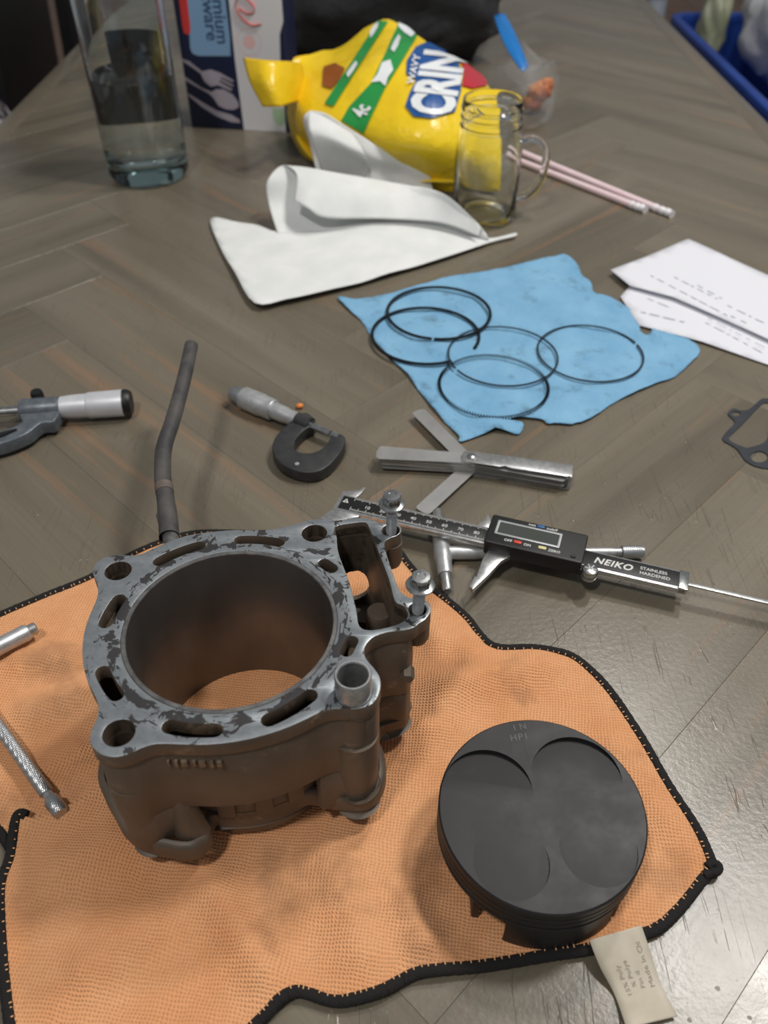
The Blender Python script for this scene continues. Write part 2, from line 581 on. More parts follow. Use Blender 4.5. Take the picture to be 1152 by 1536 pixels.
MAT_SILVERP = simple('silver_frame', (176, 178, 180), 0.4, 0.4)
MAT_WHITEINK = simple('white_print', (214, 214, 210), 0.6)
MAT_REDBTN = simple('red_button', (206, 70, 48), 0.45)
MAT_YELBTN = simple('yellow_button', (214, 206, 150), 0.45)
MAT_BLUEBTN = simple('blue_button', (36, 92, 146), 0.45)
MAT_FRAMEBLK = mottled('black_enamel', (46, 46, 47), (58, 58, 59), 120, 0.45, 0.1, 0.1)
MAT_HAMMER = mottled('grey_enamel', (92, 99, 106), (110, 117, 124), 180, 0.35, 0.3, 0.3, 0.0006)
MAT_GASKET = mottled('gasket', (32, 36, 44), (44, 48, 56), 90, 0.6)
MAT_ORANGE = simple('orange_lacquer', (226, 132, 60), 0.5)
MAT_PAPER = simple('paper', (226, 227, 234), 0.7)
MAT_INK = simple('faded_ink', (184, 186, 194), 0.8)
nk = M('paper_towel', (226, 228, 226), 0.9)
nk.color(nk.ramp(nk.noise(30, 3), [(0.3, (220, 223, 221)), (0.7, (233, 234, 233))]))
nk.bump(nk.noise(380, 3), 0.25, 0.0006)
MAT_NAPKIN = nk.m
bl = M('blue_shop_towel', (108, 172, 214), 0.9)
col = bl.ramp(bl.noise(24, 4), [(0.3, (112, 164, 200)), (0.7, (132, 182, 214))])
col = bl.mix(bl.gray(bl.noise(38, 5, 0.7), 0.55, 0.74, 0.0, 0.7), col, (74, 100, 116))
bl.color(col)
bl.bump(bl.noise(500, 3), 0.3, 0.0005)
bl.bump(bl.noise(55, 5, 0.65), 0.8, 0.004)
MAT_BLUE = bl.m
# glass, liquid, plastics
def glass(name, color, ior, rough=0.0):
    m = M(name, color, rough)
    m.b.inputs['Transmission Weight'].default_value = 1.0
    m.b.inputs['IOR'].default_value = ior
    m.b.inputs['Base Color'].default_value = color
    return m.m
MAT_GLASS = glass('bottle_glass', (0.96, 0.985, 0.98, 1), 1.45)
va = MAT_GLASS.node_tree.nodes.new('ShaderNodeVolumeAbsorption')
va.inputs['Color'].default_value = (0.28, 0.52, 0.54, 1); va.inputs['Density'].default_value = 14.0
MAT_GLASS.node_tree.links.new(va.outputs[0], MAT_GLASS.node_tree.nodes['Material Output'].inputs['Volume'])
MAT_GLASS2 = glass('mug_glass', (0.97, 0.99, 0.97, 1), 1.45)
MAT_WATER = glass('clear_liquid', (0.96, 0.985, 0.975, 1), 1.33)
cl = M('clear_film', (225, 228, 232), 0.12)
cl.b.inputs['Alpha'].default_value = 0.09
cl.bump(cl.noise(60, 4), 0.5, 0.004)
MAT_FILM = cl.m
MAT_LABEL = simple('navy_label', (20, 22, 36), 0.5)
MAT_NAVY = simple('navy_print', (26, 34, 66), 0.42)
MAT_LBLUE = simple('light_blue_print', (132, 168, 204), 0.42)
MAT_WHITECARD = simple('white_card', (224, 224, 228), 0.42)
MAT_REDP = simple('red_print', (214, 62, 58), 0.42)
MAT_PINKP = simple('pink_print', (236, 196, 194), 0.42)
MAT_GREENP = simple('pale_green_print', (176, 206, 170), 0.42)
MAT_SILVERPRINT = simple('silver_print', (172, 164, 176), 0.42)
MAT_TEXTNAVY = simple('navy_text', (52, 74, 110), 0.42)
yb = M('yellow_foil', (240, 200, 24), 0.28)
yb.color(yb.ramp(yb.noise(5, 2), [(0.3, (236, 196, 26)), (0.7, (246, 212, 40))]))
yb.bump(yb.noise(28, 4, 0.6), 0.5, 0.008)
MAT_YELLOW = yb.m
MAT_GREEN = simple('green_foil', (42, 148, 72), 0.3)
MAT_BLUEFOIL = simple('blue_foil', (32, 84, 150), 0.3)
MAT_WHITEFOIL = simple('white_foil', (232, 236, 238), 0.3)
MAT_REDFOIL = simple('red_foil', (196, 44, 54), 0.3)
MAT_BROWNFOIL = simple('brown_foil', (150, 84, 30), 0.35)
MAT_PINK = mottled('pink_paper', (232, 204, 210), (240, 220, 224), 40, 0.6)
MAT_WHITEP = simple('white_paper_end', (236, 234, 238), 0.6)
MAT_ZIP = simple('blue_zipper', (30, 116, 190), 0.35)
MAT_SNACK = mottled('snack', (214, 138, 62), (176, 92, 60), 40, 0.6)
MAT_BLACKBAG = mottled('black_nylon', (30, 31, 34), (42, 43, 46), 24, 0.7, 0, 0.4, 0.004)
MAT_BLACKSEAT = mottled('black_leather', (14, 14, 15), (20, 20, 21), 40, 0.55)
gm = M('patterned_cloth', (120, 116, 120), 0.9)
gm.color(gm.ramp(gm.noise(38, 3), [(0.42, (40, 38, 42)), (0.5, (110, 106, 112)), (0.6, (196, 192, 198))]))
MAT_PATTERN = gm.m
MAT_BIN = mottled('blue_plastic', (28, 62, 142), (34, 72, 156), 10, 0.5)
MAT_WHITEBAG = mottled('white_plastic_bag', (206, 208, 212), (224, 226, 228), 12, 0.45)
MAT_GREYJUG = mottled('pale_plastic', (150, 158, 172), (176, 182, 190), 12, 0.45)
MAT_CREAM = mottled('cream_green_plastic', (170, 172, 150), (140, 146, 116), 12, 0.5)
fl = M('floor_boards', (130, 98, 76), 0.5)
fl.color(fl.ramp(fl.noise(1.0, 5, 0.6, fl.mapping((1.5, 14, 1))), [(0.3, (112, 84, 66)), (0.7, (150, 114, 86))]))
MAT_FLOOR = fl.m
# ================================================================== SETTING
FLOOR_Z = -0.745
TX0, TX1, TY0, TY1 = -0.548, 0.548, -0.32, 2.45
floor_root = prop(thing('floor', None, None), kind='structure')
fw = 0.16
k = 0
flmeshes = {}
for r in range(44):
    x0 = -3.5 + r * fw
    ln = 7.0
    off = (r * 0.73) % 1.9
    y = -0.8 - off
    while y < 6.0:
        key = 'plank'
        if key not in flmeshes:
            o = box('floor_board', 0, 0, -0.02, fw - 0.003, 1.897, 0.0, MAT_FLOOR, floor_root, 0.001, seg=1)
            flmeshes[key] = o.data
        else:
            o = bpy.data.objects.new('floor_board', flmeshes[key]); COL.objects.link(o); o.parent = floor_root
        o.location = (x0, y, FLOOR_Z)
        y += 1.9

# ---- table: herringbone planks on a frame with four legs
table = thing('table', 'long grey-brown stained wooden table with herringbone plank top', 'table', (0, 1.0, FLOOR_Z))
TO = Vector(table.location)
W, NL = 0.0873, 5
L = W * NL
SX, SY = 0.0205, 0.1105 - math.sqrt(2) * W       # where the zigzag spine runs
c45 = math.sqrt(0.5)
def uv2w(u, v): return Vector((SX + (u - v) * c45, SY + (u + v) * c45, 0))
def plank(u0, v0, du, dv, horiz):
    mid = uv2w(u0 + du / 2, v0 + dv / 2)
    ang = PI / 4 if horiz else 3 * PI / 4
    bm = bmesh.new()
    bmesh.ops.create_cube(bm, size=1)
    g = 0.00005
    for v in bm.verts: v.co = Vector((v.co.x * (L - 2 * g), v.co.y * (W - 2 * g), v.co.z * 0.022 - 0.011))
    bmesh.ops.bevel(bm, geom=[e for e in bm.edges if all(v.co.z > -0.001 for v in e.verts)], offset=0.00014, segments=1, affect='EDGES')
    mt = Matrix.Translation(mid) @ Matrix.Rotation(ang, 4, 'Z')
    inv = mt.inverted()
    for p, nrm in (((TX0 + .03, 0, 0), (-1, 0, 0)), ((TX1 - .03, 0, 0), (1, 0, 0)), ((0, TY0 + .03, 0), (0, -1, 0)), ((0, TY1 - .03, 0), (0, 1, 0))):
        n = (inv.to_3x3() @ Vector(nrm))
        r = bmesh.ops.bisect_plane(bm, geom=bm.verts[:] + bm.edges[:] + bm.faces[:], plane_co=inv @ Vector(p), plane_no=n, clear_outer=True)
        ed = [e for e in r['geom_cut'] if isinstance(e, bmesh.types.BMEdge)]
        if ed: bmesh.ops.contextual_create(bm, geom=ed)
    if len(bm.faces) < 4:
        bm.free(); return
    me = bpy.data.meshes.new('plank')
    bm.to_mesh(me); bm.free()
    o = link('plank', me, MAT_WOOD, table, False)
    o.location = mid - TO + Vector((0, 0, -random.random() * 0.00006))
    o.rotation_euler = (0, 0, ang)
for band in range(-4, 5):
    for kk in range(-30, 48):
        for hz in (True, False):
            u0 = kk * W + band * L
            v0 = kk * W - band * L
            du, dv = (L, W) if hz else (W, L)
            if not hz: v0 += W
            cc = uv2w(u0 + du / 2, v0 + dv / 2)
            if abs(cc.x) < 0.548 + L / 2 and -0.32 - L / 2 < cc.y < 2.45 + L / 2:
                plank(u0, v0, du, dv, hz)
def edge_board(x0, y0, x1, y1):
    o = box('edge_board', -(x1 - x0) / 2 if x1 - x0 > y1 - y0 else -(y1 - y0) / 2, -min(x1 - x0, y1 - y0) / 2, -0.036,
            max(x1 - x0, y1 - y0) / 2, min(x1 - x0, y1 - y0) / 2, 0.0, MAT_WOOD, table, 0.0015)
    o.location = Vector(((x0 + x1) / 2, (y0 + y1) / 2, 0)) - TO
    if y1 - y0 > x1 - x0: o.rotation_euler = (0, 0, PI / 2)
edge_board(TX0, TY0, TX0 + .0298, TY1); edge_board(TX1 - .0298, TY0, TX1, TY1)
edge_board(TX0 + .03, TY0, TX1 - .03, TY0 + .0298); edge_board(TX0 + .03, TY1 - .0298, TX1 - .03, TY1)
for sx in (-1, 1):
    for yy in (TY0 + 0.12, TY1 - 0.12):
        box('leg', sx * 0.46 - 0.045, yy - 1.0 - 0.045, 0, sx * 0.46 + 0.045, yy - 1.0 + 0.045, -FLOOR_Z - 0.034, MAT_WOOD, table, 0.004)
    box('apron', sx * 0.46 - 0.012, TY0 + .15 - 1.0, -FLOOR_Z - 0.12, sx * 0.46 + 0.012, TY1 - .15 - 1.0, -FLOOR_Z - 0.02, MAT_WOOD, table, 0.002)

# ================================================================== CYLINDER
CYL_T = math.radians(2.5)
CN = Vector((0, math.sin(CYL_T), math.cos(CYL_T)))
CYL_O = Vector((-0.072, 0.25, 0.100))                 # centre of the bore on the deck
cyl_base = CYL_O - CN * 0.0965
cyl = thing('engine_cylinder', 'bare engine cylinder with scuffed grey deck and open round bore on orange towel', 'engine cylinder', cyl_base)
cyl.rotation_euler = (-CYL_T, 0, 0)
HB = 0.0965
def mm(pts): return [(p[0] * .001, p[1] * .001) for p in pts]
OUT_A = [(-72.8, 32.2), (-74.4, 36.9), (-73.6, 41.8), (-70.3, 45.5), (-64.7, 47.2), (-58.5, 46.9), (-53.4, 47.5), (-49.1, 50.5), (-40.8, 56.9), (-31.3, 62.1), (-19.4, 64.9), (-7.2, 66.4), (3.5, 66.4), (14.1, 67.3), (24.4, 70.9), (31.4, 74.3), (38.5, 75.3), (44.1, 74.0), (49.4, 74.6), (54.7, 76.4), (60.2, 76.9), (65.5, 74.9)]
BOSS1 = [(71.2, 71.6), (74.8, 73.3), (78.8, 72.0), (81.2, 68.3), (80.8, 64.4), (78.4, 61.6), (75.0, 59.8)]
RAIL = [(72.6, 57.0), (72.6, 52.0), (75.3, 38.7), (78.6, 25.0), (80.6, 20.3)]
BOSS2 = [(84.2, 17.2), (89.6, 16.2), (93.1, 14.2), (94.4, 11.1), (94.0, 7.3), (91.5, 3.1), (88.2, 0.3), (86.1, -1.9)]
OUT_B = [(81.5, -3.8), (75.0, -4.7), (69.9, -6.4), (66.1, -8.9), (63.6, -13.1), (63.0, -17.1), (64.3, -21.2), (67.5, -25.9), (70.0, -30.5), (70.6, -35.1), (69.9, -39.6), (68.0, -44.1), (64.1, -47.0), (58.4, -48.0), (51.2, -47.9), (45.6, -49.4), (37.5, -54.2), (29.4, -58.4), (18.7, -62.3), (7.9, -64.7), (-2.9, -65.6), (-12.6, -65.3), (-20.9, -65.2), (-26.0, -66.8), (-30.8, -69.6), (-35.8, -71.3), (-41.5, -70.6), (-46.4, -67.4), (-49.0, -63.4), (-49.6, -57.7), (-48.9, -52.7), (-49.8, -47.0), (-53.2, -40.6), (-58.0, -33.4), (-62.4, -24.1), (-65.6, -14.3), (-67.4, -4.3), (-67.7, 4.1), (-67.2, 12.8), (-67.4, 19.5), (-69.4, 26.2)]
STUDS = [(-61.4, 35.7, 6.6), (35.3, 63.9, 6.6), (58.8, -39.2, 8.2), (-37.9, -59.9, 6.7)]
TUN = [(46.3, 68.8), (54.5, 71.6), (61.0, 72.5), (63.7, 69.4), (68.2, 53.1), (74.4, 29.8), (77.2, 15.0), (81.2, 11.6), (83.4, 5.5), (78.6, 0.0), (66.6, -3.6), (60.6, -1.3), (58.8, 9.3), (54.8, 27.9), (50.0, 43.8), (48.1, 52.0), (47.3, 60.5)]
BOLTS = [(75.6, 66.2, 4.6), (88.0, 9.4, 4.4)]
deck_out = mm(catmull([(*p, 0) for p in OUT_A + BOSS1 + RAIL + BOSS2 + OUT_B], 3))
body_out = mm(catmull([(*p, 0) for p in OUT_A + [(69.5, 71.0)] + RAIL + [(84.5, 14.0), (87.0, 6.0), (85.0, -1.0)] + OUT_B], 3))
def arc_slot(a, b, r, n=9):
    """kidney slot that bends round the bore"""
    a, b = Vector(a), Vector(b)
    a1, a2 = math.atan2(a.y, a.x), math.atan2(b.y, b.x)
    d = (a2 - a1 + PI) % (2 * PI) - PI
    ra, rb = a.length, b.length
    mid = [Vector((math.cos(a1 + d * i / n), math.sin(a1 + d * i / n))) * (ra + (rb - ra) * i / n) for i in range(n + 1)]
    s = 1 if d > 0 else -1
    out = [p + p.normalized() * r for p in mid]
    def cap(c, p, sgn):
        e = []
        t0 = math.atan2(p.y, p.x)
        for i in range(1, 6):
            t = t0 + sgn * s * PI * i / 6
            e.append(c + Vector((math.cos(t), math.sin(t))) * r)
        return e
    out += cap(mid[-1], mid[-1], 1)
    out += [p - p.normalized() * r for p in reversed(mid)]
    out += list(reversed(cap(mid[0], mid[0], -1)))
    return [(p.x, p.y) for p in out]
SLOTS = [arc_slot((-42.2, 42.4), (-23.8, 54.2), 3.2), arc_slot((-3.3, 58.6), (17.3, 56.6), 3.0), arc_slot((-58.8, 0.9), (-56.2, 16.0), 3.3),
         arc_slot((-52.8, -28.0), (-43.6, -40.6), 3.3), arc_slot((-17.4, -56.8), (1.8, -58.6), 3.4), arc_slot((23.6, -53.4), (40.0, -41.0), 3.4),
         slot((55.0, -16.4), (57.2, -10.2), 3.0), slot((41.8, 41.0), (45.6, 37.4), 3.2)]
SL_R = 50.3
tun = mm(catmull([(*p, 0) for p in TUN], 3))
holes = [mm(circle(0, 0, SL_R, 96))] + [mm(circle(x, y, r)) for x, y, r in STUDS] + [mm(s) for s in SLOTS] + [tun] + [mm(circle(x, y, r, 20)) for x, y, r in BOLTS]
dk_ob = plate('deck', deck_out, holes, HB - 0.0085, HB, MAT_DECK, cyl, 0.0004)
dk_ob.data.materials.append(MAT_CAST)
for p in dk_ob.data.polygons:
    if p.normal.z < 0.5: p.material_index = 1
def skin(name, outline, z0, z1, m, inset=0.0):
    """outer side wall of the casting under the deck"""
def offset_loop(loop, d):
    n = len(loop); out = []
    for i in range(n):
        a, b = Vector(loop[i - 1]), Vector(loop[(i + 1) % n])
        t = (b - a).normalized()
        nr = Vector((t.y, -t.x))
        out.append((loop[i][0] + nr.x * d, loop[i][1] + nr.y * d))
    return out
ccw = sum(body_out[i - 1][0] * body_out[i][1] - body_out[i][0] * body_out[i - 1][1] for i in range(len(body_out))) > 0
sgn = 1 if ccw else -1
def jr(t):
    t = math.degrees(t)
    t = (t + 180) % 360 - 180
    r = 62.4
    if -9 < t < 40: r = 55.6
    elif -16 < t <= -9: r = 55.6 + (62.4 - 55.6) * 0.3 * (-9 - t) / 7
    elif 40 <= t < 47: r = 55.6 + (62.4 - 55.6) * (t - 40) / 7
    elif -48 < t <= -16: r = 58.4
    return r * .001
inner_loop = [(jr(2 * PI * i / 120) * math.cos(2 * PI * i / 120), jr(2 * PI * i / 120) * math.sin(2 * PI * i / 120)) for i in range(120)]
sh = [mm(circle(x, y, r)) for x, y, r in STUDS]
jacket_out = offset_loop(body_out, -0.0007 * sgn)
wj = plate('water_jacket', jacket_out, [inner_loop, tun] + sh, HB - 0.050, HB - 0.0084, MAT_CAST, cyl, 0.0012)
# lower casting: open at the front arch between the two front feet
cut = [p for p in offset_loop(body_out, -0.0012 * sgn)]
# reorder so the list starts right of the arch and runs round to its left side
def is_arch(p): return p[1] < -0.045 and -0.013 < p[0] < 0.040
n = len(cut)
start = next(i for i in range(n) if is_arch(cut[i - 1]) and not is_arch(cut[i]))
loop = []
i = start
while not is_arch(cut[i % n]):
    loop.append(cut[i % n]); i += 1
a0 = math.atan2(loop[-1][1], loop[-1][0]); a1 = math.atan2(loop[0][1], loop[0][0])
d = (a1 - a0) % (2 * PI)
big = d if d > PI else d - 2 * PI
for j in range(0, 81):
    t = a0 + big * j / 80
    loop.append((jr(t) * math.cos(t) * 0.99, jr(t) * math.sin(t) * 0.99))
lc = plate('lower_casting', loop, [tun] + sh, HB - 0.080, HB - 0.0495, MAT_CAST, cyl, 0.0012)
FL = [(-68, -8), (-71, -20), (-70, -34), (-64, -45), (-57.5, -53.5), (-51.5, -61.5), (-43, -67.5), (-31.5, -71), (-21, -72.8), (-14.2, -71.6), (-9.6, -66), (-9.4, -57.5), (-6, -53.5), (8, -54), (24, -49), (35, -44.5), (47, -46.8), (60.5, -48.4), (68.5, -44.0), (72.8, -34.5), (72.4, -22), (69, -10), (75, 0), (84.5, 9), (86, 28), (80, 52), (70, 72), (40, 76), (10, 68), (-30, 64), (-62, 49), (-74, 38), (-71, 15)]
plate('base_flange', mm(catmull([(*p, 0) for p in FL], 4)), [mm(circle(0, 0, 52.0, 72)), tun] + sh, HB - 0.0855, HB - 0.0715, MAT_CAST, cyl, 0.0034, bevel_res=3)
# feet columns that flare into the flange
for (x, y, r), top in zip((STUDS[3], STUDS[2], STUDS[0]), (11.2, 10.6, 11.4)):
    prof = [(r + .2, -30), (top, -30), (top, -50), (top - 1.0, -60), (top - 1.6, -66), (top - 2.0, -76), (r + .2, -76)]
    lathe('stud_column', [(a * .001, HB + b * .001) for a, b in prof], MAT_CAST, cyl, 40, True, Matrix.Translation((x * .001, y * .001, 0)))
# rib from the front wall down onto the left foot
V = []
for (x, y, z, wd) in ((-20, -64, -46, 5), (-19, -66.5, -60, 6.5), (-18, -68, -73, 9)):
    for q in range(9):
        t = PI + PI * q / 8
        V.append(Vector(((x + wd * math.cos(t)) * .001, (y + 6 + 6.5 * math.sin(t)) * .001, HB + z * .001)))
F = []
for a in range(2):
    for q in range(8): F.append((a * 9 + q, a * 9 + q + 1, (a + 1) * 9 + q + 1, (a + 1) * 9 + q))
F.append(tuple(range(9))); F.append(tuple(range(18, 27)))
for a in range(2): F.append((a * 9, (a + 1) * 9, (a + 1) * 9 + 8, a * 9 + 8))
mesh('foot_rib', V, F, MAT_CAST, cyl, True, 60)
# sleeve
lathe('bore_sleeve', [(r * .001, HB + z * .001) for r, z in ((48.4, -0.2), (48.8, -0.1), (50.2, -0.1), (50.4, -0.4), (51.0, -50), (52.2, -50.5), (52.2, -95.2), (51.2, -96.5), (49, -96.5), (48, -95.5), (48.0, -1))], MAT_BORE, cyl, 128, True)
lathe('sleeve_lip', [(r * .001, HB + z * .001) for r, z in ((48.02, -0.2), (48.4, 0.25), (49.9, 0.25), (50.2, 0.0), (50.2, -1.0), (48.02, -1.0))], MAT_SLEEVE, cyl, 128, True)
for t in (-112, -92, -74, -58):                       # lands seen through the front arch
    m4 = Matrix.Rotation(math.radians(t), 4, 'Z')
    box('spigot_land', 0.0515, -0.0042, HB - 0.072, 0.0575, 0.0042, HB - 0.0495, MAT_CAST, cyl, 0.001, mtx=m4)
lathe('spigot_ring', [(r * .001, HB + z * .001) for r, z in ((51.9, -63), (54.5, -64), (55.2, -68), (55, -86), (53.5, -88), (51.9, -88))], MAT_CAST, cyl, 96, True)
# walls of the stud holes and of the chain tunnel
for x, y, r in STUDS:
    lathe('stud_bore', [((r) * .001, HB - .0005), ((r + .7) * .001, HB - .0005), ((r + .7) * .001, HB - .083), ((r) * .001, HB - .083)], MAT_CAST, cyl, 32, True, Matrix.Translation((x * .001, y * .001, 0)))
V, F = [], []
nt = len(tun)
NZ = 42
for k_ in range(NZ + 1):
    for p in tun: V.append((p[0], p[1], HB - .003 - .0815 * k_ / NZ))
for k_ in range(NZ):
    for i in range(nt):
        q = (k_ * nt + i, k_ * nt + (i + 1) % nt, (k_ + 1) * nt + (i + 1) % nt, (k_ + 1) * nt + i)
        mx = sum(V[j][0] for j in q) / 4; my = sum(V[j][1] for j in q) / 4; mz = sum(V[j][2] for j in q) / 4
        if my > .060 and ((mx - .0548) / .0098) ** 2 + ((mz - HB + .0475) / .0125) ** 2 < 1: continue
        F.append(q)
o = mesh('tunnel_wall', V, F, MAT_CAST, cyl, True, 40)
cuts = []
for tgt in (wj, lc):
    bm = bmesh.new()
    bmesh.ops.create_cone(bm, cap_ends=True, segments=40, radius1=.0088, radius2=.0088, depth=.04)
    me = bpy.data.meshes.new('cut'); bm.to_mesh(me); bm.free()
    me.transform(cyl.rotation_euler.to_matrix().to_4x4() @ Matrix.Translation((.0548, .074, HB - .0475)) @ Matrix.Scale(1.35, 4, (0, 0, 1)) @ Matrix.Rotation(PI / 2, 4, 'X'))
    ob = bpy.data.objects.new('cut', me); COL.objects.link(ob); ob.location = cyl.location
    bpy.context.view_layer.update()
    boolean(tgt, [ob])
# bridge low in the chain tunnel with the round opening that shows the towel
plate('tunnel_shelf', tun, [mm(circle(58.0, 47, 8.2, 32, 12.0)), mm(circle(66.0, 10, 4.5, 20, 5.5))], HB - 0.074, HB - 0.064, MAT_CAST, cyl)
lathe('guide_boss', [(0.0, HB - .028), (.0062, HB - .028), (.0072, HB - .030), (.0072, HB - .052), (0, HB - .052)], MAT_CAST, cyl, 28, mtx=Matrix.Translation((.0695, .034, 0)))
for (x, y, r), hh in zip(BOLTS, (24, 21)):
    lathe('bolt_boss', [(z[0] * .001, HB + z[1] * .001) for z in ((r, -8), (6.2, -8), (6.3, -hh + 3), (5.2, -hh), (r, -hh))], MAT_CAST, cyl, 32, True, Matrix.Translation((x * .001, y * .001, 0)))
# raised casting marks on the front wall
for j in range(9):
    x = -19 + j * 2.5 + 0.5 * (j % 3)
    y = -65.0 - 0.55 * math.sin((x + 20) / 30) - (0.1 if x < -12 else 0)
    box('casting_mark', x * .001, (y - .1) * .001 - .0008, HB - .0155 - .0005 * (j % 2), (x + 1.1 + .5 * (j % 3)) * .001, y * .001 + .0006, HB - .0118, MAT_WORN, cyl, 0.0003)
lathe('locating_screw', [(0, 0.003), (.003, .003), (.0036, .002), (.0036, -.004), (0, -.004)], MAT_CAST, cyl, 6, mtx=Matrix.Translation((.0835, -.0035, HB - .033)) @ Matrix.Rotation(PI / 2, 4, 'X'))
# coolant spigot at the back
cm = (Matrix.Translation(cyl.location) @ cyl.rotation_euler.to_matrix().to_4x4())
def cyl_pt(x, y, z): return cm @ Vector((x * .001, y * .001, HB + z * .001))
hb = at(254, 800, 0.060)
nip0 = cyl_pt(-36, 56, -36)
V, F = tube_data([nip0, nip0.lerp(hb, 0.5), hb + (hb - nip0) * 0.35], [.0052, .0048, .0046], 20)
mesh('coolant_spigot', [cm.inverted() @ v for v in V], F, MAT_SLEEVE, cyl)

# dowel sleeve standing in the right front stud hole
dw = cyl_pt(58.8, -39.2, 0)
dowel = thing('dowel_sleeve', 'short shiny steel dowel sleeve standing in a corner hole of the cylinder deck', 'dowel', dw)
dowel.rotation_euler = (-CYL_T, 0, 0)
lathe('sleeve_tube', [(r * .001, z * .001) for r, z in ((6.6, 11.5), (7.0, 12.0), (7.6, 12.0), (8.0, 11.4), (8.0, -8), (6.6, -8))], MAT_STEEL, dowel, 48, True)
lathe('inner_face', [(.00655, .0115), (.00655, -.030)], MAT_STEEL, dowel, 48, caps=False)

# flange bolts
def flange_bolt(x, y, lift, label, tilt):
    p = cyl_pt(x, y, 0)
    t = thing('flange_bolt', label, 'bolt', p, 0, 'flange bolts in the chain tunnel bosses')
    t.rotation_euler = (tilt[0], tilt[1], 0.3)
    h0 = lift
    lathe('washer_flange', [(r * .001, (h0 + z) * .001) for r, z in ((0, 0), (6.6, 0), (6.9, .5), (6.6, 1.1), (4.6, 1.9), (0, 1.9))], MAT_CHROME, t, 40)
    V, F = [], []
    rings = ((4.3, 1.6, 0), (4.75, 1.8, 0), (4.75, 5.6, 0), (4.2, 6.6, 1), (2.4, 6.7, 1), (2.2, 6.3, 1))
    for r, z, rnd in rings:
        for q in range(24):
            a = 2 * PI * q / 24
            hx = r / max(abs(math.cos((a % (PI / 3)) - PI / 6)) * 1.0, 0.5) * 0.95
            rr = r if rnd else hx
            V.append((rr * math.cos(a) * .001, rr * math.sin(a) * .001, (h0 + z) * .001))
    for a in range(len(rings) - 1):
        for q in range(24): F.append((a * 24 + q, a * 24 + (q + 1) % 24, (a + 1) * 24 + (q + 1) % 24, (a + 1) * 24 + q))
    F.append(tuple((len(rings) - 1) * 24 + q for q in range(24)))
    mesh('hex_head', V, F, MAT_CHROME, t, True, 30)
    lathe('shank', [(0, (h0 + .2) * .001), (.0024, (h0 + .2) * .001), (.0024, (h0 - 5) * .001), (0, (h0 - 5) * .001)], MAT_CHROME, t, 24)
    prof = [(0, (h0 - 4.8) * .001)]
    z = h0 - 4.8
    while z > -14:
        prof += [(.0029, z * .001), (.0025, (z - .4) * .001)]
        z -= .8
    prof.append((0, z * .001))
    lathe('thread', prof, MAT_CHROME, t, 20, angle=20)
    return t
flange_bolt(75.9, 66.0, 18.5, 'zinc flange bolt standing in the cylinder boss beside the caliper scale', (0.0, 0.01))
flange_bolt(88.2, 9.4, 17.0, 'zinc flange bolt standing in the cylinder boss nearer the piston', (0.02, 0.03))

# hose
hose = thing('rubber_hose', 'black rubber hose sticking out bent from the back of the cylinder', 'hose', hb)
hp = [at(254, 806, .060), at(252, 778, .0605), at(248, 745, .061), at(244, 712, .062), at(246, 672, .0635), at(258, 634, .066), at(270, 592, .069), at(279, 556, .071), at(287, 518, .073)]
hpath = catmull(hp, 6, False)
rad = [.0056 - .0007 * i / len(hpath) for i in range(len(hpath))]
for i in range(10): rad[i] = .0060 - .0003 * i / 10
NH = 24
V, F = tube_data(hpath, rad, NH, caps=False)
V2, F2 = tube_data(hpath[-14:], .0031, NH, caps=False)
o0 = len(V)
F += [tuple(q + o0 for q in f) for f in F2]
la, lb = (len(hpath) - 1) * NH, o0 + 13 * NH
F += [(la + q, la + (q + 1) % NH, lb + (q + 1) % NH, lb + q) for q in range(NH)]
F.append(tuple(o0 + q for q in range(NH)))
mesh('hose_wall', rel(V + V2, hose), F, MAT_RUBBER, hose)
V, F = tube_data(hpath[13:16], [.0057, .0058, .0057], 24)
mesh('hose_collar', rel(V, hose), F, mottled('worn_rubber', (92, 84, 80), (110, 96, 88), 200, 0.6), hose)

# ================================================================== TOWEL
FOOT = [(CYL_O.x, CYL_O.y - .004, .062), (.0722, .188, .046)]
def calm(x, y):
    """1 away from what stands on the cloth, 0 under it"""
    k = 1.0
    for cx, cy, r in FOOT:
        dd = math.hypot(x - cx, y - cy)
        k = min(k, max(0.0, min(1.0, (dd - r * 0.85) / 0.03)))
    return k
def ridge(x, y, ax, ay, bx, by, wd, hgt):
    a, b, p = Vector((ax, ay)), Vector((bx, by)), Vector((x, y))
    d = b - a
    t = max(0.0, min(1.0, (p - a).dot(d) / d.length_squared))
    q = (p - (a + d * t)).length
    return hgt * math.exp(-(q / wd) ** 2) * min(1, 4 * min(t + .08, 1.08 - t))
def pxr(x0, y0, x1, y1, wd, hgt):
    a, b = at(x0, y0), at(x1, y1)
    return (a.x, a.y, b.x, b.y, wd, hgt)
RIDGES = [pxr(620, 1045, 840, 1000, .012, .0045), pxr(300, 1300, 420, 1500, .010, .0045), pxr(480, 1250, 560, 1480, .012, .0035), pxr(60, 1330, 230, 1240, .012, .004),
          pxr(100, 1480, 260, 1380, .011, .0035), pxr(20, 1080, 140, 1040, .012, .0045), pxr(10, 1000, 120, 985, .010, .004), pxr(30, 1180, 140, 1120, .010, .004),
          pxr(640, 1120, 700, 1020, .010, .003), pxr(900, 1100, 1020, 1270, .010, .002), pxr(600, 1340, 650, 1440, .012, .004), pxr(640, 960, 720, 985, .01, .003)]
def z_cloth(x, y, base):
    z = base + 0.0013 * noise.noise(Vector((x * 22, y * 22, 1.7)))
    k = calm(x, y)
    for r in RIDGES: z += ridge(x, y, *r) * k * 1.5
    return z
LEFT_TOP = [(32, 1228), (24, 1250), (15, 1290), (5, 1320), (2, 1352), (4, 1414), (9, 1478), (16, 1540), (24, 1600), (34, 1640)]
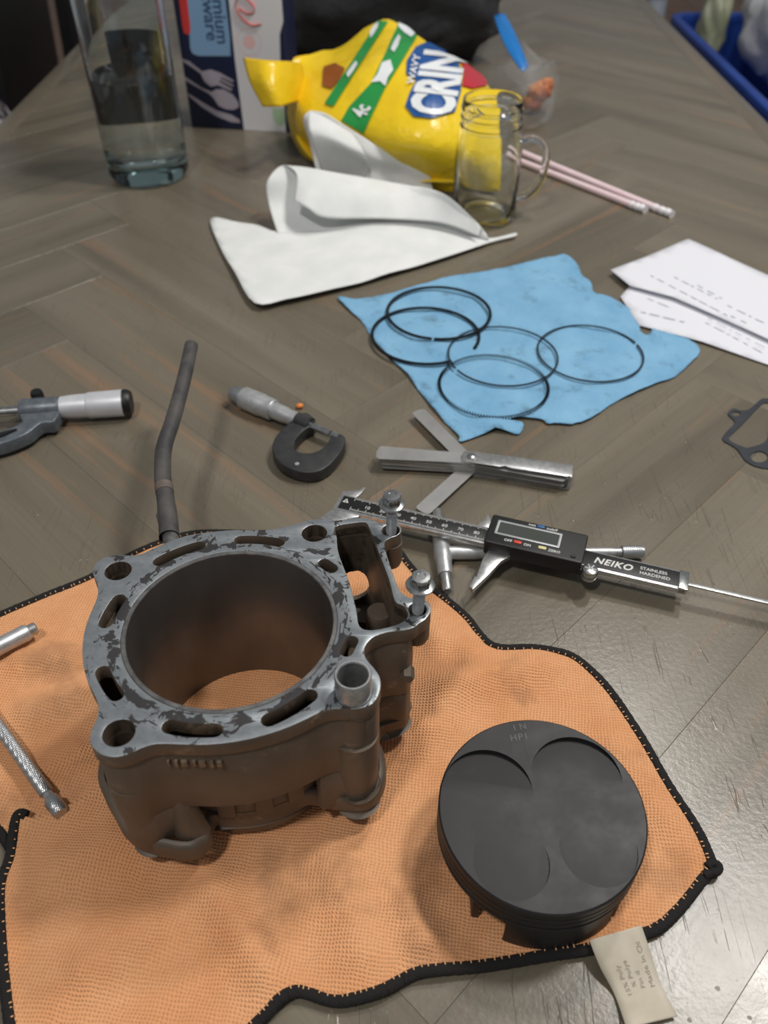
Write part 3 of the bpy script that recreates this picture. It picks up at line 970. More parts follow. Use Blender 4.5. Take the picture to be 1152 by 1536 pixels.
BOTTOM = [(200, 1660), (300, 1610), (350, 1570), (385, 1536), (402, 1520), (420, 1501), (442, 1489), (462, 1491), (494, 1501), (522, 1501), (569, 1489), (601, 1472), (625, 1461), (662, 1456), (728, 1449), (822, 1433), (883, 1424), (940, 1408), (985, 1393), (1020, 1362), (1050, 1324), (1066, 1300)]
RIGHT = [(1058, 1272), (1040, 1237), (1000, 1176), (960, 1106), (920, 1046), (885, 1008), (850, 986), (800, 976), (745, 972), (722, 956), (702, 930), (670, 902), (640, 878), (612, 846), (596, 826)]
BACK_HID = [(560, 800), (520, 786), (470, 790)]
HIDDEN = [(400, 880), (330, 900), (240, 1000), (200, 1090), (180, 1160)]
FOLD = [(150, 1184), (120, 1206), (80, 1224), (50, 1232)]
towel_o = at(400, 1250)
towel = thing('microfibre_towel', 'orange microfibre towel with black stitched border, spread under the cylinder and piston', 'towel', towel_o)
def px_loop(pts, z=.003, per=5):
    return [(v.x, v.y) for v in catmull([at(x, y, z) for x, y in pts], per)]
main_px = LEFT_TOP + BOTTOM + RIGHT + BACK_HID + HIDDEN + FOLD
main_loop = px_loop(main_px, .004, 4)
fold_a = at(40, 1230)
def z_main(x, y):
    z = z_cloth(x, y, .0044)
    # the folded edge lifts a little over the layer below
    q = Vector((x, y))
    best = 1.0
    for i in range(len(FOLD_W) - 1):
        a, b = FOLD_W[i], FOLD_W[i + 1]
        d = b - a
        t = max(0, min(1, (q - a).dot(d) / d.length_squared))
        best = min(best, (q - a - d * t).length)
    z += 0.0042 * math.exp(-(best / .010) ** 2)
    return z
FOLD_W = [Vector((v.x, v.y)) for v in [at(x, y) for x, y in [(28, 1240)] + FOLD[::-1]]]
sheet('cloth_panel', main_loop, .0028, z_main, MAT_TERRY, towel, .0024)
BACKL = [(-120, 975), (-60, 948), (0, 919), (60, 894), (130, 866), (200, 828), (262, 804), (300, 796), (345, 796), (400, 800), (480, 810), (420, 960), (330, 1100), (250, 1240), (150, 1330), (60, 1310), (24, 1283), (6, 1256), (-12, 1236), (-60, 1200), (-130, 1150)]
back_loop = px_loop(BACKL, .002, 5)
def z_back(x, y): return z_cloth(x, y, .0022) * (0.85)
sheet('under_panel', back_loop, .0030, z_back, MAT_TERRY, towel, .0018)
def binding(pts, zf, per=6, r=.0027, bump=.0):
    w2 = [Vector((v.x, v.y)) for v in catmull([at(x, y, .003) for x, y in pts], per, False)]
    path = []
    for i, v in enumerate(w2):
        path.append(Vector((v.x, v.y, zf(v.x, v.y) - .0006)))
    # resample finely
    fine = catmull(path, 3, False)
    rr = [r * (1 + .16 * noise.noise(Vector((i * .8, 0, 3)))) for i in range(len(fine))]
    V, F = tube_data(fine, rr, 10, False, 0.75)
    mesh('border_binding', rel(V, towel), F, MAT_BINDING, towel)
    return fine
b1 = binding([(44, 1230)] + LEFT_TOP + BOTTOM + RIGHT + BACK_HID, z_main)
b2 = binding(BACKL[0:11], z_back)
b3 = binding(BACKL[14:21], z_back)
tip = [(1060, 1300), (1066, 1296), (1074, 1296), (1079, 1301), (1075, 1308), (1066, 1310), (1056, 1314)]
V, F = tube_data(catmull([at(x, y, .005) for x, y in tip], 5, False), .0020, 10)
mesh('corner_loop', rel(V, towel), F, MAT_BINDING, towel)
# stitches along the inner side of the binding
def stitches(path, side, zf):
    V, F = [], []
    acc = 0
    for i in range(1, len(path) - 1):
        seg = (path[i] - path[i - 1]).length
        acc += seg
        if acc < .0050: continue
        acc = random.random() * .0035
        t = (path[i + 1] - path[i - 1]).normalized()
        nr = Vector((-t.y, t.x, 0)) * side
        c = path[i] + nr * .0016
        c.z += .0014
        l, wd = .0003 + random.random() * .0007, .00024
        e = nr * l
        s = Vector((t.x, t.y, 0)) * wd
        b = len(V)
        for dz in (0.0, .0005):
            for q in (c - s - e, c + s - e, c + s + e, c - s + e): V.append(q + Vector((0, 0, dz)))
        F.extend([(b + 4, b + 5, b + 6, b + 7), (b, b + 1, b + 5, b + 4), (b + 1, b + 2, b + 6, b + 5), (b + 2, b + 3, b + 7, b + 6), (b + 3, b, b + 4, b + 7)])
    o = mesh('border_stitches', rel(V, towel), F, MAT_STITCH, towel, False)
    prop(o, kind='stuff')
cx = sum(p[0] for p in main_loop) / len(main_loop); cy = sum(p[1] for p in main_loop) / len(main_loop)
t0 = b1[60] - b1[59]
side = 1 if Vector((-t0.y, t0.x, 0)).dot(Vector((cx, cy, 0)) - Vector((b1[60].x, b1[60].y, 0))) > 0 else -1
stitches(b1, side, z_main)
stitches(b2, -1, z_back)
# care tag sewn into the border
TAG_PX = [(884, 1410, .0095), (962, 1388, .0098)], [(900, 1450, .0060), (974, 1422, .0064)], [(922, 1492, .0016), (992, 1476, .0030)], [(940, 1542, .0042), (1017, 1524, .0030)]
rows = [[at(*q) for q in r] for r in TAG_PX]
left = catmull([r[0] for r in rows], 8, False); right = catmull([r[1] for r in rows], 8, False)
V, F = [], []
for a, b in zip(left, right):
    for q in range(7):
        p = a.lerp(b, q / 6); V.append(p)
for i in range(len(left) - 1):
    for q in range(6): F.append((i * 7 + q, i * 7 + q + 1, i * 7 + q + 8, i * 7 + q + 7))
tag = mesh('care_tag', rel(V, towel), F, MAT_TAG, towel)
if sum(p.normal.z for p in tag.data.polygons) < 0: tag.data.flip_normals()
prop(tag, 'creased off-white fabric care tag with faint print')
sm_ = tag.modifiers.new('thickness', 'SOLIDIFY'); sm_.thickness = .0004
def tag_pt(a, b):
    """a across 0..1, b down 0..1"""
    f = b * (len(left) - 1); i = min(int(f), len(left) - 2); t = f - i
    return left[i].lerp(left[i + 1], t).lerp(right[i].lerp(right[i + 1], t), a)
def tag_text(body, a, b, size):
    me = text_data(body, 1.0)
    L_ = (left[-1] - left[0]).length; W_ = (right[0] - left[0]).length
    for v in me.vertices:
        x, y = v.co.x * size, v.co.y * size           # reads up the tag
        p = tag_pt(a - y / W_, b - x / L_)
        v.co = rel([p + Vector((0, 0, .00025))], towel)[0]
    link('tag_print', me, MAT_TAG_INK, tag, False)
tag_text('15% Poly', .34, .72, .0032)
tag_text('% Polye', .50, .64, .0031)
tag_text('Fin d', .66, .67, .0031)
tag_text('Made In Chi', .86, .68, .0033)

# ================================================================== PISTON
PZ = .0040
PH = .0385
PCX, PCY = at(813, 1213, PZ + PH).xy
pist = thing('piston', 'dark grey piston with four valve pockets in its crown, standing on the orange towel', 'piston', (PCX, PCY, PZ))
PR = .0478
prof = [(0, PH)] + [(PR - .0008, PH), (PR, PH - .0008), (PR, PH - .0050)]
for gz, gh in ((.0050, .0011), (.0094, .0011), (.0140, .0022)):
    prof += [(PR, PH - gz), (PR - .0036, PH - gz - .0001), (PR - .0036, PH - gz - gh), (PR, PH - gz - gh - .0001)]
prof += [(PR, PH - .0178), (PR - .0012, PH - .0186), (PR - .006, PH - .0190), (PR - .006, PH - .0080), (0, PH - .0080)]
crown = lathe('crown', prof, MAT_PISTON, pist, 128, angle=25)
# valve pockets, traced on the crown plane
def pl(x, y):
    q = at(600 + .479 * x, 1040 + .479 * y, PZ + PH)
    return Vector((q.x - PCX, q.y - PCY, 0))
cutters = []
for (cx_, cy_), (ex, ey), chord in (((275, 303), (270, 178), (268, 298)), ((553, 262), (548, 139), (545, 262)), ((350, 528), (352, 649), (350, 470)), ((622, 485), (625, 606), (620, 455))):
    c = pl(cx_, cy_); r = (pl(ex, ey) - c).length
    d = (pl(ex, ey) - c).normalized()
    far, near = c + d * r, pl(*chord)
    dist = (far - near).dot(d)
    depth = .0027
    tilt = math.atan2(depth, dist)
    # cylinder whose floor passes through the chord and dips towards the arc
    ax = Vector((d.y, -d.x, 0))
    bm = bmesh.new()
    bmesh.ops.create_cone(bm, cap_ends=True, segments=72, radius1=r, radius2=r, depth=.02)
    bmesh.ops.translate(bm, verts=bm.verts, vec=(0, 0, .01))
    R = Matrix.Rotation(tilt, 4, ax)
    zc = -(c - near).dot(d) * math.tan(tilt)
    if (R @ Vector((d.x, d.y, 0))).z > 0: R = Matrix.Rotation(-tilt, 4, ax)
    bmesh.ops.transform(bm, matrix=Matrix.Translation((c.x, c.y, PH + zc)) @ R, verts=bm.verts)
    me = bpy.data.meshes.new('cut'); bm.to_mesh(me); bm.free()
    ob = bpy.data.objects.new('cut', me); COL.objects.link(ob); ob.location = pist.location
    cutters.append(ob)
bpy.context.view_layer.update()
boolean(crown, cutters)
def skirt(a0, a1):
    V, F = lathe_data([(PR - .0003, PH - .0182), (PR - .0002, 0.0), (PR - .0032, 0.0), (PR - .0036, PH - .0182)], 24, True, (math.radians(a0), math.radians(a1)))
    n_ = 25
    F += [(0, 1, 2, 3), (96, 97, 98, 99)]
    return mesh('skirt', V, F, MAT_PISTON, pist)
skirt(246, 308); skirt(66, 128)
for s in (-1, 1):
    bs = box('pin_boss', s * .031 - .007, -.018, .002, s * .031 + .007, .018, PH - .017, MAT_PISTON, pist, .003)
    bs.rotation_euler = (0, 0, math.radians(2))
    for gx in (-1, 1):
        box('skirt_web', s * .0315 - .0015, gx * .0245 - .010, .003, s * .0315 + .0015, gx * .0245 + .010, PH - .0175, MAT_PISTON, pist, .0005)
lathe('wrist_pin_bore', [(.0095, -.0395), (.0095, .0395)], MAT_PISTON, pist, 32, caps=False, mtx=Matrix.Translation((0, 0, .0125)) @ Matrix.Rotation(PI / 2, 4, 'Y'))
for body, px_, py_, size in (('I N', 357, 116, .0046), ('HP1', 347, 150, .0050)):
    p = pl(px_, py_); q = pl(px_ + 60, py_ - 8)
    text('crown_marking', body, size, MAT_MARK, crown, (p.x, p.y, PH + .00003), math.atan2(q.y - p.y, q.x - p.x), .00004, spacing=1.15)
# ================================================================== MEASURING TOOLS
# ---- digital caliper
ca, cb = at(508, 752, .017), at(1032, 872, .017)
cang = math.atan2(cb.y - ca.y, cb.x - ca.x)
CZ = .0125
cal = thing('digital_caliper', 'black and steel digital caliper lying across the T-shaped bore gauge', 'caliper', (ca.x, ca.y, CZ), cang)
m_ = .001
beam = plate('beam', mm([(0, -8), (233, -8), (233, 8), (0, 8)]), [], 0.0004, .0042, MAT_STEEL, cal, .0003)
sc = box('scale_face', .0015, -.0060, .0040, .108, .0068, .0045, MAT_BLACKP, cal, .0001)
nf = box('name_face', .166, -.0060, .0040, .2285, .0068, .0045, MAT_BLACKP, cal, .0001)
# graduations: one part for the fine ticks
V, F = [], []
for i in range(0, 88):
    x = .010 + i * .0011
    ln = .0016 if i % 5 else (.0026 if i % 10 else .0032)
    for (y0, y1) in ((-.0058, -.0058 + ln), (.0066 - ln * .8, .0066)):
        b = len(V)
        V += [(x, y0, .00456), (x + .00036, y0, .00456), (x + .00036, y1, .00456), (x, y1, .00456)]
        F.append((b, b + 1, b + 2, b + 3))
prop(mesh('graduation_marks', V, F, MAT_WHITEINK, sc, False), kind='stuff')
for i in range(1, 9):
    text('scale_numeral', str(i * 10), .0040, MAT_WHITEINK, sc, (.010 + i * .011 - .002, -.0012, .00452))
tri = [(.0025, .0005), (.0068, .0005), (.0047, .0045)]
plate('maker_triangle', tri, [[(.0038, .0012), (.0056, .0012), (.0047, .0031)]], .0045, .0046, MAT_WHITEINK, cal)
# fixed jaws
plate('fixed_jaw', mm([(-1.5, 7.5), (-1.5, -8), (-6, -18), (-5, -30), (2, -47), (4.5, -46), (5, -30), (9, -18), (18, -10), (18, -7.5), (4, 7.5)]), [], .0003, .0040, MAT_STEEL, cal, .0003)
plate('inside_jaw', mm([(-1.5, 7.0), (-1.5, 12), (5, 15), (9.0, 17.2), (11.0, 21), (12.6, 20.6), (11.5, 14.5), (9, 7.0)]), [], .0006, .0034, MAT_STEEL, cal, .0003)
# sliding unit
unit = plate('display_housing', rrect(.1055, -.0130, .1690, .0140, .0018), [], .0005, .0118, MAT_BLACKP, cal, .0009, bevel_res=2)
plate('lcd_frame', mm(rrect(110.2, -4.2, 152.8, 9.2, .8)), [mm(rrect(111.8, -2.7, 151.2, 7.7, .4))], .0117, .0122, MAT_SILVERP, unit, .0001)
box('lcd_screen', .1118, -.0027, .0112, .1512, .0077, .0119, MAT_LCD, unit)
for nm, x, y, mt in (('power_button', 126.5, -7.6, MAT_REDBTN), ('zero_button', 142.5, -7.6, MAT_YELBTN), ('unit_button', 138, 11.4, MAT_BLUEBTN)):
    plate(nm, mm(rrect(x - 2.6, y - 1.2, x + 2.6, y + 1.2, .9)), [], .0115, .0125, mt, unit, .0002)
for tx, x, y in (('OFF', 117.6, -8.6), ('ON', 130.4, -8.8), ('ZERO', 146.4, -8.9), ('mm', 130, 10.6), ('inch/F', 142, 10.4)):
    text('button_legend', tx, .0030, MAT_WHITEINK, unit, (x * m_, y * m_, .01183), bold=.00004)
lathe('battery_screw', [(0, .0008), (.0016, .0008), (.0018, 0), (0, 0)], MAT_BLACKP, cal, 16, mtx=Matrix.Translation((.1625, -.0085, .0117)))
plate('sliding_jaw', mm([(109, -12.5), (124, -12.5), (119, -20), (114.5, -33), (112.5, -38), (107.8, -49), (105.2, -47), (106.2, -38), (107.4, -37.5), (107.4, -22)]), [], .0003, .0040, MAT_STEEL, cal, .0003)
plate('inside_jaw', mm([(104, 7.5), (104.5, 15), (101.5, 20.8), (100.2, 20.6), (99.2, 14), (95.5, 7.5)]), [], .0006, .0034, MAT_STEEL, cal, .0003)
# thumb wheel with its bracket
lathe('thumb_wheel', [(0, .0076), (.0036, .0076), (.0048, .0070), (.0052, .0058), (.0052, .0036), (.0038, .0030), (.0038, .0022), (.0052, .0018), (.0052, .0002), (0, .0002)], MAT_CHROME, cal, 36, mtx=Matrix.Translation((.1745, -.0118, .0005)))
box('wheel_bracket', .1660, -.0130, .0005, .1720, -.0078, .0060, MAT_BLACKP, cal, .0006)
for a in range(3):
    box('wheel_slot', -.0038, -.00030, .0080, .0038, .00030, .0082, MAT_STEEL, cal, mtx=Matrix.Translation((.1745, -.0118, 0)) @ Matrix.Rotation(a * PI / 3, 4, 'Z'))
text('maker_name', 'NEIKO', .0074, MAT_WHITEINK, nf, (.1755, -.0022, .00452), bold=.00022, shear=.28, spacing=1.12)
text('steel_legend', 'STAINLESS', .0036, MAT_WHITEINK, nf, (.2045, .0012, .00452), bold=.00003)
text('steel_legend', 'HARDENED', .0036, MAT_WHITEINK, nf, (.2045, -.0030, .00452), bold=.00003)
box('beam_end_cap', .2285, -.0080, .0002, .2345, .0080, .0052, MAT_CHROME, cal, .0006)
box('depth_rod', .2300, -.0014, .0014, .3050, .0014, .0028, MAT_STEEL, cal, .0002)

# ---- T-shaped telescoping bore gauge under the caliper
g0, g1 = at(658, 752, .0062), at(672, 893, .0062)
gc = at(664, 829, .0062); h1 = at(965, 828, .0055)
tg_ = thing('telescoping_gauge', 'satin T-shaped telescoping bore gauge lying under the caliper', 'bore gauge', (gc.x, gc.y, 0))
R3 = lambda *p: rel(p, tg_)
du = (g1 - gc).normalized()
A, B = R3(gc - du * .026, gc + du * .0205)
rod('head_barrel', A, B, [(0, 0), (0, .0050), (.04, .0056), (.42, .0058), (.55, .0062), (.66, .0061), (.74, .0053), (.98, .0050), (1, .0046), (1, 0)], MAT_SATIN, tg_)
A, B = R3(gc + du * .019, gc + du * .0345)
rod('plunger', A, B, [(0, 0), (0, .0034), (.92, .0034), (1, .0026), (1, 0)], MAT_STEEL, tg_)
A, B = R3(gc - du * .0415, gc - du * .025)
rod('plunger', A, B, [(0, 0), (0, .0026), (.08, .0034), (1, .0034), (1, 0)], MAT_STEEL, tg_)
dh = (h1 - gc).normalized(); Lh = (h1 - gc).length
A, B = R3(gc + dh * .004, gc + dh * (Lh - .018))
rod('handle', A, B, [(0, 0), (0, .0046), (.16, .0046), (.18, .0042), (.26, .0040), (.28, .0033), (.97, .0030), (1, .0028), (1, 0)], MAT_SATIN, tg_)
A, B = R3(gc + dh * (Lh - .019), gc + dh * Lh)
rod('knurled_knob', A, B, [(0, 0), (0, .0030), (.20, .0030), (.24, .0045), (.95, .0045), (1, .0040), (1, 0)], MAT_KNURL, tg_)

# ---- two loose gauge handles on the towel at its left
q0, q1 = at(-70, 1005, .0120), at(55, 941, .0105)
tn = thing('gauge_handle', 'plain satin steel gauge rod with stepped tip lying on orange towel', 'gauge rod', (q1.x, q1.y, .0052))
A, B = rel((q0, q1), tn)
rod('barrel', A, A.lerp(B, .90), [(0, 0), (0, .0052), (.97, .0052), (1, .0046), (1, 0)], MAT_SATIN, tn)
rod('tip', A.lerp(B, .89), B, [(0, 0), (0, .0038), (.85, .0038), (1, .0030), (1, 0)], MAT_STEEL, tn)
q0, q1 = at(-60, 1010, .0100), at(92, 1220, .0098)
tn = thing('gauge_handle', 'long knurled steel gauge handle leaning onto the folded edge of the orange towel', 'gauge rod', (q1.x, q1.y, .0055))
A, B = rel((q0, q1), tn)
rod('knurled_grip', A, A.lerp(B, .875), [(0, 0), (0, .0036), (.99, .0036), (1, .0030), (1, 0)], MAT_KNURL, tn)
rod('neck', A.lerp(B, .87), A.lerp(B, .91), [(0, 0), (0, .0026), (1, .0026), (1, 0)], MAT_STEEL, tn)
rod('knob', A.lerp(B, .905), B, [(0, 0), (0, .0034), (.2, .0042), (.9, .0040), (1, .0032), (1, 0)], MAT_KNURL, tn)

# ---- feeler gauge
rv = at(707, 685, .0135)
fg = thing('feeler_gauge', 'steel feeler gauge set with blades fanned out between blue towel and caliper', 'feeler gauge', (rv.x, rv.y, 0))
def fl_(x, y, z):
    q = at(x, y, z); return Vector((q.x - rv.x, q.y - rv.y))
ce = (fl_(863, 697, .0135) + fl_(853, 715, .0135)) / 2
a_case = math.atan2(ce.y, ce.x); Lc = ce.length
def blade_shape(L_, w, tail=.005, tipr=.4):
    pts = []
    for i in range(9):
        t = PI / 2 + PI * i / 8
        pts.append((-tail * .2 + math.cos(t) * w * .95, math.sin(t) * w))
    for i in range(9):
        t = -PI / 2 + PI * i / 8
        pts.append((L_ - w * tipr + math.cos(t) * w * tipr, math.sin(t) * w))
    return pts
def case_side(z0, name):
    sh_ = [(-.006, -.0064), (.022, -.0068), (.026, -.0050), (.030, -.0066), (Lc - .003, -.0072), (Lc, -.0050), (Lc, .0050), (Lc - .003, .0070), (.02, .0066), (-.006, .0064), (-.0075, 0)]
    plate(name, [(p[0], p[1]) for p in sh_], [], z0, z0 + .0010, MAT_STEEL, fg, .0002, mtx=Matrix.Rotation(a_case, 4, 'Z'))
case_side(.0126, 'case_plate'); case_side(.0004, 'case_plate')
box('case_end', Lc - .0016, -.0068, .0004, Lc + .0006, .0068, .0134, MAT_STEEL, fg, .0006, mtx=Matrix.Rotation(a_case, 4, 'Z'))
lathe('rivet', [(0, .0152), (.0016, .0152), (.0032, .0146), (.0036, .0136), (.0036, .0003), (0, .0003)], MAT_CHROME, fg, 28)
bl_left = fl_(565, 683, .008); a_left = math.atan2(bl_left.y, bl_left.x); Ll = bl_left.length
for i in range(9):
    z = .0019 + i * .00122
    plate('blade', blade_shape(Ll - .0012 * (8 - i) * .4, .0066 - .00005 * i), [], z, z + .0009, MAT_BLADE, fg, 0, mtx=Matrix.Rotation(a_left + (i - 4) * .009 * (-1 if i % 2 else 1) + .010, 4, 'Z'))
for (x, y, z, w_) in ((626, 616, .0064, .0060), (632, 768, .0034, .0060)):
    e = fl_(x, y, z)
    plate('blade', blade_shape(e.length, w_), [], z, z + .0005, MAT_BLADE, fg, 0, mtx=Matrix.Rotation(math.atan2(e.y, e.x), 4, 'Z'))
for i in range(6):
    z = .0022 + i * .0016
    plate('blade', blade_shape(Lc - .003, .0060), [], z, z + .0004, MAT_BLADE, fg, 0, mtx=Matrix.Rotation(a_case - .035 - .012 * (i % 3), 4, 'Z'))

# ---- small micrometer with black frame
c3 = lambda x, y: (280 + .33 * x, 440 + .33 * y)
mo = at(460, 680)
mic = thing('micrometer', 'small outside micrometer with black horseshoe frame lying on the table', 'micrometer', (mo.x, mo.y, 0))
outer = [(492, 556), (545, 541), (582, 572), (578, 600), (546, 612), (506, 648), (487, 688), (508, 718), (560, 724), (608, 708), (640, 678), (664, 640), (690, 636), (720, 652), (717, 690), (684, 742), (640, 786), (580, 812), (500, 806), (430, 774), (396, 730), (388, 690), (410, 640), (452, 602)]
loop = []
for x, y in outer:
    q = at(*c3(x, y), .0110); loop.append((q.x - mo.x, q.y - mo.y, 0))
plate('frame', [(v.x, v.y) for v in catmull(loop, 4)], [], .0012, .0110, MAT_FRAMEBLK, mic, .0011, bevel_res=2)
def mp_(x, y, z):
    q = at(*c3(x, y), z); return Vector((q.x - mo.x, q.y - mo.y, z))
ax0, ax1 = mp_(205, 452, .0090), mp_(690, 655, .0090)
axd = (ax1 - ax0).normalized()
def on_ax(px_, py_):
    p = mp_(px_, py_, .0090); return ax0 + axd * (p - ax0).dot(axd)
rod('ratchet_stop', on_ax(210, 452), on_ax(262, 475), [(0, 0), (0, .0058), (.15, .0070), (.85, .0070), (1, .0056), (1, 0)], MAT_KNURL, mic)
rod('thimble', on_ax(255, 470), on_ax(400, 530), [(0, 0), (0, .0060), (.06, .0092), (.60, .0096), (.66, .0090), (.97, .0088), (1, .0080), (1, 0)], MAT_SATIN, mic)
rod('barrel', on_ax(390, 528), on_ax(520, 580), [(0, 0), (0, .0070), (.45, .0068), (.55, .0062), (1, .0058), (1, 0)], MAT_SATIN, mic)
rod('spindle', on_ax(540, 590), on_ax(652, 640), [(0, 0), (0, .0032), (1, .0032), (1, 0)], MAT_CHROME, mic)
rod('anvil', on_ax(660, 644), on_ax(692, 657), [(0, 0), (0, .0032), (1, .0032), (1, 0)], MAT_CHROME, mic)
rod('barrel_collar', on_ax(505, 575), on_ax(565, 600), [(0, 0), (0, .0066), (1, .0066), (1, 0)], MAT_FRAMEBLK, mic)
q = mp_(502, 775, .0111)
lathe('maker_badge', [(0, .0002), (.0017, .0002), (.0017, 0), (0, 0)], MAT_SILVERP, mic, 20, mtx=Matrix.Translation(q))
oc = at(450, 612, 0)
sp_ = blob('table_knot_wax', (oc.x, oc.y, .0022), (.0030, .0026, .0020), MAT_ORANGE, None, .2, 2, 3)
sp_.name = 'orange_crumb'
prop(sp_, 'tiny orange crumb on the table behind the small black micrometer', 'crumb')

# ---- large micrometer, cut by the left side of the photograph
c5 = lambda x, y: (.2257 * x, 540 + .2257 * y)
lo = at(10, 650)
mic2 = thing('micrometer', 'larger grey-framed micrometer with white thimble and black lock knob', 'micrometer', (lo.x, lo.y, 0))
def lp_(x, y, z):
    q = at(*c5(x, y), z); return Vector((q.x - lo.x, q.y - lo.y, z))
b0, b1_ = lp_(0, 345, .0125), lp_(840, 283, .0125)
bd = (b1_ - b0).normalized()
def on_b(x, y):
    p = lp_(x, y, .0125); return b0 + bd * (p - b0).dot(bd)
nb = Vector((bd.y, -bd.x, 0))                          # towards the photographer
def fr(s, t): return (bd * s + nb * t)
sB = (on_b(150, 330) - b0).dot(bd); sE = (on_b(395, 310) - b0).dot(bd)
fpts = [(sB - .002, -.0085), (sE, -.0085), (sE + .002, .004), (sE, .021), (sE - .010, .022), (sE - .018, .034), (sE - .034, .0440), (sE - .056, .0485), (sE - .080, .0460), (sE - .098, .034), (sE - .108, .016), (sE - .108, -.0085), (sE - .090, -.0085), (sE - .090, .012), (sE - .082, .024), (sE - .068, .0315), (sE - .052, .0325), (sE - .036, .0275), (sE - .025, .0190), (sB - .0005, .0085)]
loop = [b0 + fr(s, t) for s, t in fpts]
plate('frame', [(v.x, v.y) for v in catmull([(v.x, v.y, 0) for v in loop], 3)], [], .0035, .0150, MAT_HAMMER, mic2, .0016, bevel_res=2)
plate('insulating_pad', [(v.x, v.y) for v in catmull([(b0 + fr(s, t)) for s, t in ((sE - .026, .030), (sE - .040, .0395), (sE - .056, .042), (sE - .072, .039), (sE - .064, .0355), (sE - .050, .037), (sE - .036, .0325))], 3)], [], .0150, .0168, MAT_BLACKP, mic2, .0003)
S_ = lambda s: b0 + bd * s
sT = (b1_ - b0).dot(bd)
sM = (on_b(585, 300) - b0).dot(bd)
rod('clamp_block', S_(sB - .001), S_(sE + .001), [(0, 0), (0, .0085), (.06, .0090), (.94, .0090), (1, .0085), (1, 0)], MAT_HAMMER, mic2)
rod('spindle', S_(sE - .088), S_(sB), [(0, 0), (0, .0040), (1, .0040), (1, 0)], MAT_CHROME, mic2)
rod('anvil', S_(sE - .101), S_(sE - .0885), [(0, 0), (0, .0040), (1, .0040), (1, 0)], MAT_CHROME, mic2)
MAT_MATTEW = mottled('matte_chrome', (222, 224, 228), (206, 208, 214), 60, 0.45, 0.35)
rod('barrel', S_(sE), S_(sM + .001), [(0, 0), (0, .0070), (.08, .0086), (.45, .0094), (1, .0096), (1, 0)], MAT_MATTEW, mic2)
rod('thimble', S_(sM), S_(sT - .002), [(0, 0), (0, .0100), (.04, .0104), (1, .0108), (1, 0)], MAT_MATTEW, mic2)
rod('thimble_cap', S_(sT - .0025), S_(sT + .004), [(0, 0), (0, .0108), (.6, .0106), (1, .0092), (1, 0)], MAT_BLACKP, mic2)
kp = S_(sB + (sE - sB) * .40) - nb * .0105
rod('lock_knob', kp + Vector((0, 0, -.004)), kp + Vector((0, 0, .010)), [(0, 0), (0, .0042), (.15, .0050), (.85, .0050), (1, .0042), (1, 0)], MAT_BLACKP, mic2)

# ================================================================== GASKET
c6 = lambda x, y: (1040 + .11715 * x, 560 + .11719 * y)
go = at(1150, 660)
def gp(x, y):
    q = at(*c6(x, y), .0006); return (q.x - go.x, q.y - go.y, 0)
outer = [(372, 822), (420, 755), (480, 695), (527, 640), (508, 588), (452, 540), (452, 492), (515, 455), (600, 478), (680, 474), (750, 435), (850, 345), (930, 325), (1150, 345), (1500, 420), (1850, 520), (1960, 640), (1980, 800), (1880, 1000), (1700, 1180), (1450, 1300), (1150, 1270), (960, 1225), (880, 1215), (760, 1178), (660, 1112), (600, 1030), (530, 950), (400, 875)]
big_h = [(452, 828), (520, 755), (600, 680), (700, 580), (800, 470), (880, 395), (940, 380), (1080, 400), (1130, 480), (1080, 600), (980, 720), (950, 830), (895, 893), (800, 930), (700, 955), (630, 940), (500, 885)]
gk = plate('engine_gasket', [(v.x, v.y) for v in catmull([gp(*p) for p in outer], 4)],
           [[(v.x, v.y) for v in catmull([gp(*p) for p in big_h], 3)], [gp(*p)[:2] for p in circle(545, 522, 58, 20, 30)], [gp(*p)[:2] for p in circle(842, 1072, 110, 28, 72)],
            [gp(*p)[:2] for p in circle(1480, 820, 330, 40, 330)]], 0.0001, .0010, MAT_GASKET)
gk.location = go
prop(gk, 'dark thin metal gasket with openings lying flat on the bare table', 'gasket')

# ================================================================== BLUE SHOP TOWEL AND RINGS
c7 = lambda x, y: (490 + .5747 * x, 360 + .5747 * y)
BLUE = [(28, 150), (62, 152), (100, 150), (180, 135), (260, 110), (350, 90), (400, 84), (430, 78), (500, 65), (560, 50), (600, 42), (622, 38), (650, 60), (668, 92), (690, 112), (700, 135), (740, 145), (770, 165), (800, 190), (815, 215), (820, 245), (842, 252), (850, 237), (890, 235), (940, 255), (975, 285), (950, 320), (910, 355), (860, 375), (800, 400), (740, 430), (690, 465), (640, 480), (600, 478), (574, 478), (560, 468), (500, 463), (478, 470), (512, 478), (500, 506), (440, 498), (352, 526), (345, 510), (310, 475), (270, 430), (212, 352), (170, 310), (120, 255), (95, 215), (62, 185)]
bw = [at(*c7(x, y), .002) for x, y in BLUE]
bo = at(*c7(450, 280))
blue_loop = [(v.x + .0008 * noise.noise(v * 300), v.y + .0008 * noise.noise(v * 300 + Vector((5, 5, 5)))) for v in catmull(bw, 4)]
pinch = at(*c7(845, 262))
flap = at(*c7(430, 490))
def z_blue(x, y):
    z = .0022 + .0020 * noise.noise(Vector((x * 30, y * 30, 0))) + .0006 * noise.noise(Vector((x * 90, y * 60, 4)))
    q = math.hypot(x - pinch.x, y - pinch.y)
    z += .010 * math.exp(-(q / .012) ** 2) * (0.6 + 0.4 * math.sin((x - pinch.x) * 400))
    z += .006 * math.exp(-(math.hypot((x - flap.x) / 1.8, y - flap.y) / .008) ** 2)
    return max(z, .0009)
st = sheet('blue_shop_towel', blue_loop, .0045, z_blue, MAT_BLUE, None, .0004)
me = st.data
for v in me.vertices: v.co -= bo
st.location = bo
prop(st, 'sky blue creased shop towel with grey smudges under the piston rings', 'shop towel')
